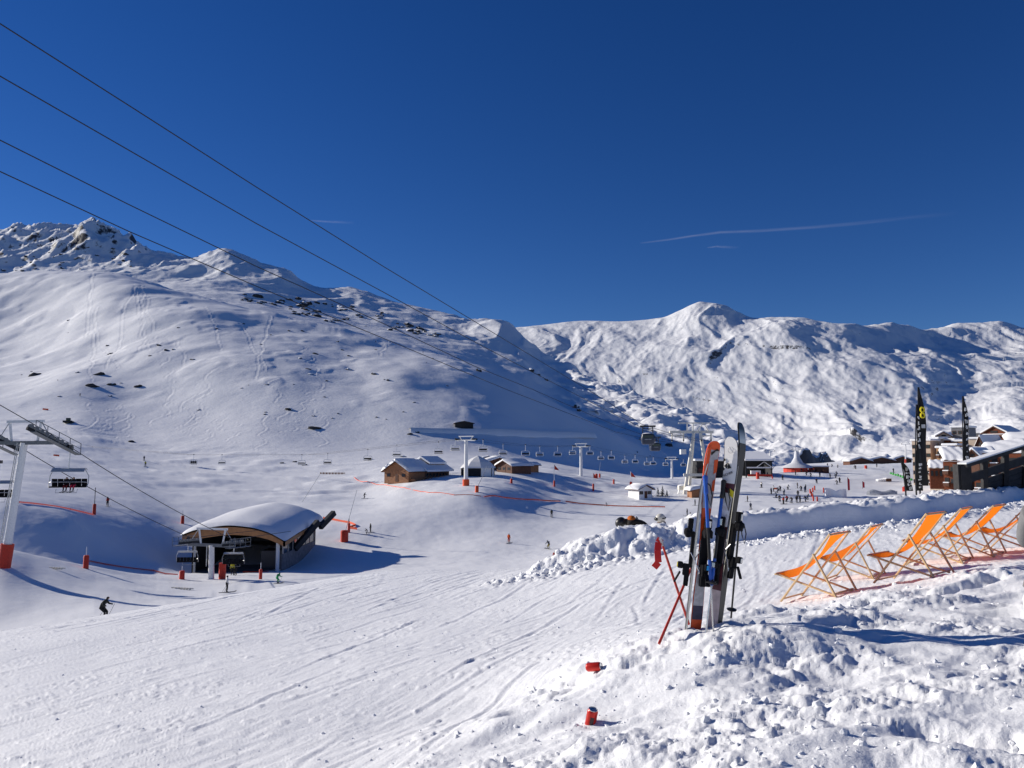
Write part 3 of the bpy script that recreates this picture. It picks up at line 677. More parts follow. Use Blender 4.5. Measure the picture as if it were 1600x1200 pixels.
MB().prism([(x, sec(L + z)[1] + yd, L + z) for x, z in [(.020, -.40), (.055, -.42), (.050, -.47), (.026, -.455)]], (0, .002, 0)).build('yellow_print', M_yellow, t)
ring = MB(); ring.tube([(.020 * math.cos(a_), sec(L - .10)[1] + yd, L - .10 + .026 * math.sin(a_)) for a_ in [k * math.pi / 8 for k in range(17)]], .0016, 4); ring.build('ring_print', M_grey, t)
fc = bpy.data.curves.new('lettering', 'FONT'); fc.body = 'FISCHER'; fc.size = .026; fc.extrude = .0006; fc.align_x = 'CENTER'
tmp = bpy.data.objects.new('tmp', fc); C.objects.link(tmp); bpy.context.view_layer.update()
lm = bpy.data.meshes.new_from_object(tmp.evaluated_get(bpy.context.evaluated_depsgraph_get())); bpy.data.objects.remove(tmp)
lo = bpy.data.objects.new('lettering', lm); C.objects.link(lo); lm.materials.clear(); lm.materials.append(M_black); lo.parent = t
lo.rotation_euler = (R(90), R(-28), 0); lo.location = (-.012, sec(L - .285)[1] + yd, L - .300)
binding(t, L * .42, sec, M_silver)
# its partner, turned to show the base
t, L = planted('ski', 'black ski with silver tip planted behind the white ski', 'ski', ski_frame(1122, 982, YS + .06, 1165, 661, YS + .05, R(48)), 'skis planted in the bank')
t.matrix_world = Matrix.Translation((0, 0, 0)) @ t.matrix_world
m_tip = nodes('black_to_silver_tip')[0]
tn = m_tip.node_tree; b_ = tn.nodes['Principled BSDF']; tcn = tn.nodes.new('ShaderNodeTexCoord'); sp_ = tn.nodes.new('ShaderNodeSeparateXYZ'); tn.links.new(tcn.outputs['Object'], sp_.inputs[0])
mr_ = tn.nodes.new('ShaderNodeMapRange'); mr_.inputs[1].default_value = L - .13; mr_.inputs[2].default_value = L - .05; tn.links.new(sp_.outputs[2], mr_.inputs[0])
mc_ = tn.nodes.new('ShaderNodeMix'); mc_.data_type = 'RGBA'; mc_.inputs[6].default_value = (.55, .54, .52, 1); mc_.inputs[7].default_value = (.02, .02, .02, 1); tn.links.new(mr_.outputs[0], mc_.inputs[0]); tn.links.new(mc_.outputs[2], b_.inputs['Base Color'])
b_.inputs['Roughness'].default_value = .3; b_.inputs['Metallic'].default_value = .3
sec = ski_mesh(t, L, .114, .066, .094, .016, M_black, M_matt, M_matt, rocker=-.05, segs=[(L - .165, L + 1, m_tip)])
MB().bar((-.055, -.008, .0), (-.044, -.008, L - .35), .004, .003).build('edge_line', M_cream, t)
binding(t, L * .42, sec, M_silver)
# the orange pair
t, L = planted('ski', 'orange ski with frosted grey base planted upright in the snow', 'ski', ski_frame(1088, 972, YS + .02, 1113, 689, YS + .0, R(14)), 'skis planted in the bank')
sec = ski_mesh(t, L, .112, .064, .092, .014, M_skigrey, M_skiorange, M_black, rocker=.05,
               segs=[(L - .07, L + 1, M_skiorange), (L - .62, L - .52, M_skiorange), (L - .78, L - .62, M_skiorange), (L - .90, L - .78, M_skigrey), (0.02, .13, mat('navy_tail', (.03, .03, .07), .4, var=.3, scale=30)), (-.2, .02, M_skiorange)])
st = MB()
st.prism([(x, sec(L + z)[1] - .0115 + .0 * z, L + z) for x, z in [(-.055, -.30), (-.030, -.30), (-.024, -.06), (-.034, -.04), (-.050, -.06)]], (0, .002, 0))
st.prism([(x, sec(L + z)[1] - .0115, L + z) for x, z in [(.030, -.26), (.054, -.24), (.054, -.14), (.022, -.15)]], (0, .002, 0))
st.prism([(x, sec(L + z)[1] - .0115, L + z) for x, z in [(.020, -.40), (.048, -.39), (.050, -.30), (.030, -.31)]], (0, .002, 0))
st.build('orange_print', M_skiorange, t)
MB().prism([(x, sec(L + z)[1] - .0125, L + z) for x, z in [(-.020, -.095), (.030, -.06), (.052, -.075), (.020, -.078), (-.010, -.115)]], (0, .002, 0)).build('black_print', M_black, t)
binding(t, L * .40, sec, M_lightblue)
t, L = planted('ski', 'edge-on ski with white and black sidewall beside the orange ski', 'ski', ski_frame(1073, 972, YS + .03, 1101, 718, YS + .02, R(-99)), 'skis planted in the bank')
sec = ski_mesh(t, L, .114, .068, .100, .016, M_black, M_cream, M_black, rocker=-.03)
MB().bar((-.042, -.004, .0), (-.042, -.004, L - .2), .004, .007).build('edge_line', M_black, t)
binding(t, L * .44, sec, M_yellow)
def ski_pole(label, u0, v0, u1, v1, Y0, Y1, parts, grip_m, strap=True, basket=0.2):
    a, b = at(u0, v0, Y0), at(u1, v1, Y1); t = thing('ski_pole', label, 'ski pole', a, 0, 'ski poles planted in the bank'); d = (b - a); L = d.length; n_ = d.normalized()
    for z0, z1, r0, r1, m_ in parts: MB().tube([n_ * (z0 * L), n_ * (z1 * L)], [r0, r1], 10).build('shaft', m_, t, smooth=True)
    g = MB(); g.tube([n_ * (L * .885), n_ * (L * .90), n_ * (L * .93), n_ * (L * .96), n_ * (L * .985), n_ * L, n_ * (L + .012)], [.013, .019, .016, .018, .020, .022, .012], 10); g.build('grip', grip_m, t, smooth=True)
    if strap:
        s = MB(); q = n_ * (L * .97); s.tube([q, q + V((.03, -.02, -.03)), q + V((.045, -.02, -.11)), q + V((.03, -.015, -.19)), q + V((.012, -.015, -.12)), q + V((.005, -.01, -.03))], .005, 6); s.build('strap', M_black, t)
    k = n_ * (L * basket); MB().lathe([(.012, -.012), (.040, -.004), (.042, .002), (.014, .012)], 12, k, d.to_track_quat('Z', 'Y').to_matrix()).build('basket', M_black, t, smooth=True)
    return t
ski_pole('blue ski pole with silver tip standing close to the orange ski', 1115, 998, 1102, 745, YS - .12, YS - .06, [(-.05, .33, .006, .007, M_silver), (.33, .48, .013, .013, M_blue), (.48, .68, .0125, .0125, M_black), (.68, .90, .0135, .0135, M_blue)], M_blue, basket=.345)
ski_pole('blue ski pole with silver tip leaning towards the maroon waist of a ski', 1102, 998, 1131, 752, YS - .14, YS - .03, [(-.05, .33, .006, .007, M_silver), (.33, .50, .013, .013, M_blue), (.50, .66, .0125, .0125, M_black), (.66, .90, .0135, .0135, M_blue)], M_black, basket=.345)
ski_pole('thin black ski pole with black grip and strap standing apart', 1142, 968, 1156, 808, YS + .55, YS + .35, [(-.08, .90, .0075, .009, M_black)], M_black, basket=.10)
# a glove-like strap bundle hanging on the black ski
# red marker canes, one with a ribbon
def cane(label, u0, v0, u1, v1, Y0, Y1):
    a, b = at(u0, v0, Y0), at(u1, v1, Y1); t = thing('marker_cane', label, 'marker cane', a, 0, 'red marker canes'); d = b - a
    MB().tube([d * -.06, d * .3, d * .6, d], [.011, .010, .010, .009], 8).build('cane', mat('red_cane', (.42, .025, .012), .4, var=.3, scale=60), t, smooth=True)
    return t, d
t, d = cane('leaning red marker cane with a red ribbon hanging from its top', 1074, 968, 1032, 842, 6.45, 6.2)
rb = MB(); pts = [d * .99 + V((0, 0, .01)), d * .99 + V((-.018, 0, -.02)), d * .99 + V((-.028, -.01, -.08)), d * .99 + V((-.026, -.01, -.14)), d * .99 + V((-.022, -.005, -.175)), d * .99 + V((-.055, .0, -.215))]
for a_, b_2 in zip(pts[:-1], pts[1:]): rb.bar(a_, b_2 + (b_2 - a_) * .04, .052, .003, (0, 1, 0))
rb.build('ribbon', mat('red_ribbon', (.62, .02, .02), .55, var=.1, trans=.25), t)
MB().tube([d * .92, d * 1.01], .013, 8).build('frosted_tip', M_skigrey, t)
cane('bare red marker cane leaning behind the orange ski', 1033, 998, 1086, 874, 6.0, 6.4)

# ------------------------------------------------------------------ drink cans
def can(label, u, v, Y, rot):
    p = at(u, v, Y); t = thing('drink_can', label, 'can', p, 0, 'red cans lying in the snow'); t.rotation_euler = rot
    MB().lathe([(.024, -.058), (.031, -.050), (.033, -.044), (.033, .044), (.031, .050), (.027, .057)], 20).build('body', mat('red_can', (.50, .02, .012), .3, .3, var=.05), t, smooth=True)
    lid = MB(); lid.lathe([(.0275, .0565), (.028, .060), (.0265, .0605), (.026, .0575), (.002, .0570)], 20); lid.build('lid', M_silver, t, smooth=True)
    MB().lathe([(.0243, -.0585), (.022, -.0620), (.021, -.0585), (.002, -.054)], 20).build('bottom', M_silver, t, smooth=True)
    pr = MB(); vs = []
    for k in range(7):
        a_ = -1.9 + k * .12
        for z in (-.026, .022): vs.append((.0334 * math.cos(a_), .0334 * math.sin(a_), z))
    pr.add(vs, [(2 * k, 2 * k + 2, 2 * k + 3, 2 * k + 1) for k in range(6)]); pr.build('print', mat('dark_print', (.05, .02, .02), .4, var=.5, scale=120), t)
    return t
c1 = hit(928, 1050, far_only=False); can('red drink can lying on its side on a snow lump', 928, 1042, c1.y - .03, (R(80), R(10), R(62)))
c2 = hit(924, 1130, far_only=False); can('red drink can standing tilted with its end sunk in the snow', 924, 1122, c2.y, (R(14), R(10), 0))
# ------------------------------------------------------------------ chairlift pylons
def sheaves(t, c, along, up, n, pitch, r, name='sheave_train'):
    """a row of wheels on a beam, along a direction"""
    side = along.cross(up).normalized(); L = n * pitch
    b = MB().bar(c - along * L / 2, c + along * L / 2, .22, .28, up).build(name, M_dark, t)
    for k in range(n):
        p = c + along * ((k - (n - 1) / 2) * pitch) + up * (r * .9)
        q = Matrix((along, up, side)).transposed()
        w_ = MB(); rings = []
        for rr_, zz in ((r * .5, -.10), (r, -.09), (r * .8, 0), (r, .09), (r * .5, .10)):
            rings.append([p + q @ V((rr_ * math.cos(a_), rr_ * math.sin(a_), zz)) for a_ in [i_ * math.pi / 6 for i_ in range(12)]])
        w_.loft(rings); w_.build('sheave_wheel', M_steel2, b)
    return b
M_steel2 = mat('weathered_steel', (.17, .18, .19), .6, .2, var=.25)
def lift_pylon(label, base, top, line, gauge, r0, r1, n_wheels, pad, ladder=True, gantry=True, wheel=.28, pitch=.62, ptilt=0.0, white=M_white, wheels=True, group='chairlift pylons'):
    t = thing('lift_pylon', label, 'lift pylon', base, 0, group); T = top - base; up = T.normalized()
    line = V((line.x, line.y, 0)).normalized(); sd_ = V((line.y, -line.x, 0))
    MB().tube([up * -.5, T * .5, T], [r0, (r0 + r1) / 2, r1], 16).build('mast', white, t, smooth=True)
    if pad:
        MB().tube([up * -.3, up * pad], r0 * 1.45, 12).build('base_padding', M_red, t, smooth=True)
    hg = gauge / 2; H = T
    MB().bar(H - sd_ * (hg + .25), H + sd_ * (hg + .25), .30, .34).build('crossarm', white if not ladder else M_steel2, t)
    for s in (-1, 1):
        c = H + sd_ * (s * hg) + V((0, 0, .25)); al = (line + V((0, 0, ptilt))).normalized(); u_ = sd_.cross(al).normalized(); u_ = u_ if u_.z > 0 else -u_
        if wheels:
            b = sheaves(t, c, al, u_, n_wheels, pitch, wheel)
            MB().bar(c - al * n_wheels * pitch * .5 + sd_ * s * .75 - V((0, 0, .35)), c + al * n_wheels * pitch * .5 + sd_ * s * .75 - V((0, 0, .35)), .7, .06).build('catwalk', M_steel2, t)
            rl = MB()
            e0, e1 = c - al * n_wheels * pitch * .5 + sd_ * s * 1.05 - V((0, 0, .35)), c + al * n_wheels * pitch * .5 + sd_ * s * 1.05 - V((0, 0, .35))
            for k in range(5):
                q = e0.lerp(e1, k / 4); rl.bar(q, q + V((0, 0, 1.05)), .05, .05)
            rl.bar(e0 + V((0, 0, 1.05)), e1 + V((0, 0, 1.05)), .05, .05); rl.bar(e0 + V((0, 0, .55)), e1 + V((0, 0, .55)), .04, .04)
            rl.build('railing', M_steel2, t)
        else:
            MB().bar(c - al * 1.1, c + al * 1.1, .35, .35).build('sheave_train', M_dark, t)
    if gantry:
        gz_ = 2.0 if ladder else 1.0; gw = hg * (0.62 if ladder else .78)
        g = MB()
        for s in (-1, 1): g.bar(H + sd_ * s * hg * (.55 if not ladder else .5), H + sd_ * s * gw + V((0, 0, gz_)), .16, .16)
        g.bar(H + sd_ * -(gw + .3) + V((0, 0, gz_)), H + sd_ * (gw + .3) + V((0, 0, gz_)), .22, .24)
        g.build('gantry', white, t)
        if ladder:
            MB().bar(H + sd_ * gw + V((0, 0, gz_)), H + sd_ * (hg + .2) + V((0, 0, .2)), .06, .06).build('stay', M_grey, t)
            MB().bar(H - sd_ * gw + V((0, 0, gz_)), H - sd_ * (hg + .2) + V((0, 0, .2)), .06, .06).build('stay', M_grey, t)
    if ladder:
        ld = MB(); side_l = V((-1, -.25, 0)).normalized(); off = side_l * (r0 + .22)
        sgn_ = V((.25, -1, 0)).normalized() * .2
        a0, a1 = up * 1.6 + off, T + side_l * (r1 + .22)
        ld.bar(a0 + sgn_, a1 + sgn_, .05, .05); ld.bar(a0 - sgn_, a1 - sgn_, .05, .05)
        nr = int(T.length / .45)
        for k in range(nr): q = a0.lerp(a1, k / nr); ld.bar(q + sgn_, q - sgn_, .035, .035)
        ld.build('ladder', M_grey, t)
    return t, base + H, sd_
def cable(label, pts, r, group, n=6, name='haul_cable'):
    p0 = V(pts[0]); t = MB().tube([V(p) - p0 for p in pts], r, n).build(name, M_rope, None, smooth='all'); t.location = p0
    return tag(t, label, 'cable', group)
def sagline(a, b, sag, n=24):
    a, b = V(a), V(b); return [a.lerp(b, k / n) - V((0, 0, sag * 4 * (k / n) * (1 - k / n))) for k in range(n + 1)]

# --- lift A: the bubble chairlift with the arched valley station
bA0 = hit(6, 886); tA0 = at(38, 692, bA0.y)
bA1 = hit(330, 905); bA1 = V((bA1.x, bA1.y, ground(bA1.x, bA1.y))); tA1 = V((bA1.x - .1, bA1.y, tv(852) * bA1.y))
bA0.z = ground(bA0.x, bA0.y) ; lineA = (tA1 - tA0)
_, hA0, sdA = lift_pylon('tall white pylon with ladder, sheave wheels and red base pad beside the shaded bank', bA0, tA0, lineA, 6.4, .38, .31, 9, 2.1, ptilt=lineA.z / math.hypot(lineA.x, lineA.y) * .9, wheel=.27, pitch=.58)
_, hA1, _ = lift_pylon('short white pylon with ladder standing in front of the arched station mouth', bA1, tA1, lineA, 6.4, .36, .32, 7, 0, ptilt=-.03, wheel=.25, pitch=.55)
MB_pad = MB().tube([V((0, 0, -.3)), V((0, 0, 1.9))], .42, 10).build('crash_pad', M_red, None, smooth=True); MB_pad.location = bA1 + V((1.15, .5, 0)); tag(MB_pad, 'red crash pad right beside the short pylon of the arched station', 'crash pad', 'red crash pads')
def rope_pt(h, s, z=.55): return h + sdA * (s * 3.2) + V((0, 0, .25 + z))
stA = V((hA1.x + 3.0, hA1.y + 16, hA1.z + .3))
for s, lab in ((1, 'haul cable from the tall pylon to the station, on the side of the occupied chair'), (-1, 'haul cable from the tall pylon to the outer side of the station')):
    back_ = tA0 + V((-lineA.x * 1.1, -lineA.y * 1.1, 14)); pts = [back_ + sdA * s * 3.2] + sagline(rope_pt(hA0, s), rope_pt(hA1, s), .5) + [stA + sdA * s * 2.6]
    cable(lab, pts, .036, 'bubble chairlift cables')
def make_bubble_chair():
    t = thing('lift_chair', 'x', 'lift chair')                # origin at the grip on the cable; local x across, y along travel
    MB().box((0, 0, .02), (.30, .75, .34)).box((0, .35, .12), (.22, .4, .2)).build('grip', M_black, t, bevel=.03)
    MB().tube([(0, 0, 0), (0, .06, -.6), (0, .10, -1.2), (0, .22, -1.7), (0, .10, -2.05)], .065, 8).build('hanger', M_white, t, smooth=True)
    fr = MB(); W = 1.62
    fr.tube([(-W, .25, -3.75), (-W - .06, .0, -3.4), (-W - .04, -.15, -2.7), (-W + .25, 0, -2.12), (-W + .5, .05, -2.05), (W - .5, .05, -2.05), (W - .25, 0, -2.12), (W + .04, -.15, -2.7), (W + .06, .0, -3.4), (W, .25, -3.75)], .040, 8)
    fr.build('frame', M_grey, t, smooth=True)
    sh = MB(); rings = []
    for i in range(9):
        a_ = i / 8; y = -.55 + 1.1 * a_; z = -2.12 + .14 * math.sin(math.pi * a_) - .30 * max(0, a_ - .55) * 1.5
        rings.append([V((-W + .2, y, z)), V((W - .2, y, z)), V((W - .2, y, z + .04)), V((-W + .2, y, z + .04))])
    sh.loft(rings).build('bubble_shell', mat('grey_bubble', (.42, .44, .47), .3, var=.05), t, smooth=True)
    MB().box((0, .10, -3.72), (2 * W - .1, .62, .12)).build('seat', M_matt, t, bevel=.04)
    for k in range(6):
        MB().box((-W + .34 + k * (2 * W - .68) / 5, -.26, -3.32), (.48, .09, .72), Matrix.Rotation(R(-10), 3, 'X')).build('backrest', M_matt, t, bevel=.03)
    MB().tube([(-W, .1, -3.3), (-W + .3, .55, -3.25), (W - .3, .55, -3.25), (W, .1, -3.3)], .035, 6).build('safety_bar', M_grey, t)
    MB().tube([(-.9, .45, -3.9), (-.9, .65, -4.25), (.9, .65, -4.25), (.9, .45, -3.9)], .03, 6).build('foot_rest', M_grey, t)
    return t
ch = make_bubble_chair(); rzA = math.atan2(-lineA.x, lineA.y)
def on_rope(s, q, z=.55): return rope_pt(hA0, s, z).lerp(rope_pt(hA1, s, z), q) - V((0, 0, 2.0 * q * (1 - q)))
chA = [(on_rope(1, .085), 'bubble chair carrying two riders just below the tall pylon'), (rope_pt(hA1, 1) + V((-.2, .8, -.1)), 'empty bubble chair coming out of the station mouth'),
       (rope_pt(hA1, -1) + V((-.5, .4, -.1)), 'empty bubble chair arriving at the outer side of the station pylon'), (at(0, 722, 84), 'bubble chair half hidden by the tall white mast')]
for k, (p, lab) in enumerate(chA):
    o = ch if k == 0 else copy_tree(ch); o.location = p; o.rotation_euler = (0, 0, rzA + R(32) + math.pi); tag(o, lab, 'lift chair', 'bubble chairs'); o.scale = (1, 1, 1)
    if k in (1, 2): o.rotation_euler = (0, 0, 0.1); o.scale = (.78, .78, .78)

# --- lift B: the fixed line crossing the back of the basin
PB = []
for (u, vb, vt, Yb, lab) in [(728, 759, 688, None, 'white T-shaped pylon with orange base pad beside the brown chalet'), (908, 741, 698, 262, 'white T-shaped pylon rising from the snow mound behind the flags'), (1050, 744, 718, 330, 'white T-shaped pylon between the flagged hut and the lattice tower')]:
    p = hit(u, vb) if Yb is None else at(u, vb, Yb); g_ = ground(p.x, p.y) if Yb else p.z
    PB.append((V((p.x, p.y, g_ if Yb is None else min(g_, p.z))), V((p.x, p.y, tv(vt) * p.y)), lab))
dirB = (PB[2][1] - PB[0][1]); headsB = []
for k, (b, t_, lab) in enumerate(PB):
    t, h_, sdB = lift_pylon(lab, b, t_, dirB, 5.0, .55, .42, 6, 0, ladder=False, wheels=False)
    headsB.append(h_)
    if k == 0: MB().tube([V((0, 0, -.3)), V((0, 0, 1.6))], .85, 12).build('base_padding', mat('orange_padding', (.70, .08, .015), .6), t, smooth=True)
farB = [at(-60, 684, 300), at(300, 713, 262), at(490, 713, 232), at(577, 704, 215)]
for s, lab in ((1, 'near cable of the four-seat chairlift behind the basin'), (-1, 'far cable of the four-seat chairlift behind the basin')):
    o_ = V((sdB.x, sdB.y, 0)) * (s * 2.5) + V((0, 0, .5))
    pts = [p + o_ for p in farB] + sagline(headsB[0] + o_ - (headsB[0] - farB[-1]) * .45, headsB[0] + o_, 0, 3) + sagline(headsB[0] + o_, headsB[1] + o_, 1.0)[1:] + sagline(headsB[1] + o_, headsB[2] + o_, 1.0)[1:] + [at(1090, 722, 360) + o_, at(1180, 730, 420) + o_]
    cable(lab, pts, .030, 'four-seat chairlift cables')
    if s == 1: ropeB1 = pts
    else: ropeB2 = pts
def make_quad_chair():
    t = thing('lift_chair', 'x', 'lift chair')
    MB().box((0, 0, .03), (.22, .7, .26)).build('grip', M_black, t, bevel=.03)
    MB().tube([(0, 0, 0), (0, .02, -.8), (0, .12, -1.5), (0, .05, -1.75)], .07, 6).build('hanger', M_white, t)
    W = 1.15
    MB().tube([(0, .05, -1.72), (-W + .2, 0, -1.8), (-W, -.05, -2.2), (-W, -.1, -2.95), (-W + .1, .3, -3.0), (W - .1, .3, -3.0), (W, -.1, -2.95), (W, -.05, -2.2), (W - .2, 0, -1.8), (0, .05, -1.72)], .10, 6).build('frame', M_white, t)
    MB().box((0, .15, -2.90), (2 * W - .2, .5, .09)).build('seat', M_matt, t)
    MB().box((0, -.16, -2.50), (2 * W - .3, .07, .38)).build('backrest', M_matt, t)
    MB().tube([(-W, .1, -2.35), (-W + .1, .45, -2.4), (W - .1, .45, -2.4), (W, .1, -2.35)], .045, 5).build('safety_bar', M_white, t)
    return t
qc = make_quad_chair(); first = True
def rope_at(rope, u):
    best = None
    for a_, b_ in zip(rope[:-1], rope[1:]):
        ua, ub = 800 + F_PX * a_.x / a_.y, 800 + F_PX * b_.x / b_.y
        if min(ua, ub) <= u <= max(ua, ub): q = (u - ua) / (ub - ua) if ub != ua else 0; best = a_.lerp(b_, q)
    return best
# the projection of a point close to eye level: column from x / y is good to a pixel or two
QC = [(130, 1), (160, 2), (307, 1), (355, 2), (475, 2), (515, 1), (577, 1), (622, 2), (686, 1), (712, 2), (755, 1), (786, 2), (821, 1), (843, 2), (871, 1), (894, 2), (921, 1), (938, 2), (954, 1), (975, 2), (991, 1), (1009, 2), (1019, 1), (1038, 2), (1065, 1)]
for u, r_ in QC:
    p = rope_at(ropeB1 if r_ == 1 else ropeB2, u + (u - 800) * 0.003)
    if p is None: continue
    o = qc if first else copy_tree(qc); first = False; o.location = p
    o.rotation_euler = (0, 0, math.atan2(-dirB.x, dirB.y) + R(42) + (math.pi if r_ == 2 else 0))     # turned a little, as swinging chairs hang
    if u == 307: tag(o, 'four-seat chair with three dark riders above the flat piste', 'lift chair', 'chairs of the four-seat lift')
    else:
        where = 'on the stretch before the chalet pylon' if u < 728 else 'between the chalet pylon and the mound pylon' if u < 908 else 'between the mound pylon and the pylon by the lattice tower' if u < 1050 else 'beyond the pylon by the lattice tower'
        tag(o, 'empty white four-seat chair ' + where, 'lift chair', 'chairs of the four-seat lift')
rider_chair_B = rope_at(ropeB1, 305.5)

# --- the double-cable gondola: lattice tower, cables and two cabins
bF = hit(1085, 770); bF.z = ground(bF.x, bF.y); YF = bF.y
tw = thing('lattice_tower', 'large cream four-legged gondola tower with wide double crossarm', 'lift tower', bF)
def rel(u, v, dy=0): return at(u, v, YF + dy) - bF
for (u0, u1, dy) in ((1069, 1084, -2.2), (1076, 1084, 2.2), (1109, 1094, -2.2), (1113, 1094, 2.2)):
    MB().tube([rel(u0, 776, dy), rel(u1, 676, dy * .4)], [.55, .42], 8).build('leg', M_cream, tw, smooth=True)
MB().bar(rel(1068, 742, -1.6), rel(1107, 742, -1.6), .7, .8).build('lower_beam', M_cream, tw)
MB().bar(rel(1046, 675), rel(1114, 675), 1.5, .75).build('crossarm', M_cream, tw)
MB().bar(rel(1060, 661), rel(1109, 661), .35, .35).build('gantry_beam', M_cream, tw)
for (a_, b_) in (((1074, 675), (1074, 661)), ((1083, 675), (1083, 661)), ((1089, 675), (1099, 661)), ((1099, 661), (1108, 675))):
    MB().bar(rel(*a_), rel(*b_), .25, .25).build('gantry_post', M_cream, tw)
for (ua, ub) in ((1050, 1068), (1096, 1111)):
    hd = MB(); hd.bar(rel(ua, 681), rel(ub, 681), .8, .35).build('sheave_frame', M_cream, tw)
    for u in (ua, ub):
        MB().bar(rel(u, 676), rel(u, 690), .35, .35).build('sheave_arm', M_cream, tw); MB().bar(rel(u, 688, -2.4), rel(u, 688, 2.4), .4, .5).build('sheave_train', M_dark, tw)
MB().box(rel(1067, 706), (1.6, 2, 1.5)).build('platform_cage', M_white, tw)
def plane_cable(lab, pix, near, far, r=.055):
    """cable in the vertical plane through two ground-plan points, following measured pixels"""
    a_, b_ = V(near[:2]), V(far[:2]); d_ = b_ - a_; out = []
    for (u, v) in pix:
        s = su(u, v); den = d_.x - s * d_.y; q = (s * a_.y - a_.x) / den; Y = a_.y + q * d_.y; out.append(V((s * Y, Y, tv(v) * Y)))
    # extend backwards above the camera's side
    e = out[0] + (out[0] - out[1]) * .5 + V((0, 0, .6)); out = [e] + out
    f = []
    for k in range(len(out) - 1):
        for q in range(4): f.append(out[k].lerp(out[k + 1], q / 4))
    return cable(lab, f + [out[-1]], r, 'gondola cables', name='track_cable'), out
Hh = [at(1110, 690, YF), at(1096, 690, YF), at(1068, 692, YF), at(1050, 692, YF)]
NEARP = [at(0, 37, 60), at(0, 119, 62.5), at(0, 219, 67.5), at(0, 268, 70)]
PIX = [[(0, 37), (200, 164), (400, 292), (600, 417), (794, 534), (872, 581), (950, 628), (1003, 663), (1050, 678), (1110, 690)],
       [(0, 119), (200, 234), (400, 349), (600, 457), (756, 542), (831, 581), (930, 632), (1000, 667), (1050, 681), (1096, 690)],
       [(0, 219), (200, 319), (400, 416), (600, 506), (741, 572), (831, 608), (881, 630), (960, 664), (1015, 683), (1068, 692)],
       [(0, 268), (200, 361), (400, 447), (600, 529), (725, 581), (800, 612), (912, 655), (962, 675), (1010, 686), (1050, 692)]]
LABC = ['highest of the four gondola cables crossing the sky', 'second highest of the four gondola cables crossing the sky', 'third of the four gondola cables, passing just above the sharp left peak', 'lowest of the four gondola cables, crossing the snowy ridge']
for k in range(4): plane_cable(LABC[k], PIX[k], NEARP[k], Hh[k])
def make_cabin():
    t = thing('gondola_cabin', 'x', 'gondola cabin'); MBx = MB()
    for s in (-1, 1): MB().bar((-1.75, s * .5, 0), (1.75, s * .5, 0), .2, .3).build('carriage_beam', M_black, t)
    for s in (-1, 1): MB().box((s * 1.55, 0, -.02), (.4, 1.6, .35)).build('grip', M_black, t)
    for s in (-1, 1):
        MB().tube([(s * 1.1, 0, -.1), (s * 1.15, 0, -1.0), (s * 1.15, 0, -1.6)], .11, 8).build('hanger', M_black, t)
    for z in (-.55, -1.05): MB().bar((-1.15, 0, z), (1.15, 0, z), .14, .14).build('hanger_rung', M_black, t)
    body = MB(); rings = []
    for z, w_, d_ in ((-1.7, 1.15, .95), (-1.75, 1.35, 1.15), (-2.6, 1.58, 1.35), (-3.2, 1.60, 1.36), (-4.0, 1.40, 1.2), (-4.12, 1.2, 1.0)):
        ring_ = []
        for k in range(20):
            a_ = k * 2 * math.pi / 20; ca, sa = math.cos(a_), math.sin(a_); e = .45
            ring_.append(V((w_ * math.copysign(abs(ca) ** e, ca), d_ * math.copysign(abs(sa) ** e, sa), z)))
        rings.append(ring_)
    body.loft(rings).build('body', mat('navy_cabin', (.03, .04, .07), .35, var=.1), t, smooth=True)
    MB().box((0, -1.34, -2.35), (2.3, .06, .72)).build('front_window', M_glass, t, bevel=.02)
    MB().box((0, 1.34, -2.35), (2.3, .06, .72)).build('rear_window', M_glass, t, bevel=.02)
    for s in (-1, 1): MB().box((s * 1.55, 0, -2.35), (.06, 1.9, .72)).build('side_window', M_glass, t, bevel=.02)
    MB().box((0, -1.36, -3.0), (1.5, .04, .10)).build('light_strip', M_grey, t)
    MB().ball((0, 0, -1.68), (1.18, 1.0, .22), 14, 6).build('snow_cap', M_snowcap, t, smooth=True)
    return t
cb = make_cabin(); p1_ = at(1012, 666, 176); cb.location = p1_; cb.rotation_euler = (0, 0, R(-8)); tag(cb, 'larger dark gondola cabin with snow on its roof, hanging nearer the cables crossing the sky', 'gondola cabin', 'gondola cabins')
cb2 = copy_tree(cb, at(1023, 683, 232), R(6)); tag(cb2, 'smaller dark gondola cabin partly behind the other cabin', 'gondola cabin', 'gondola cabins')
# low dark service building and kiosk below the tower
# ------------------------------------------------------------------ buildings
M_larch = mat('larch_boards', (.30, .13, .055), .65, var=.25, scale=3)
M_brown = mat('dark_brown_boards', (.11, .045, .025), .7, var=.3, scale=3)
M_fascia = mat('glued_timber', (.40, .19, .075), .6, var=.15, scale=2)
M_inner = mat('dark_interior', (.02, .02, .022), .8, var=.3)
M_plaster = mat('beige_render', (.50, .40, .31), .8, var=.1, scale=1)
M_stone = mat('grey_slate_wall', (.16, .16, .17), .8, var=.3, scale=2)
def gz(x, y): return ground(x, y)
def slab_snow(mb, quad, th):
    a_ = [V(p) for p in quad]; mb.prism(a_, (0, 0, th)); return mb
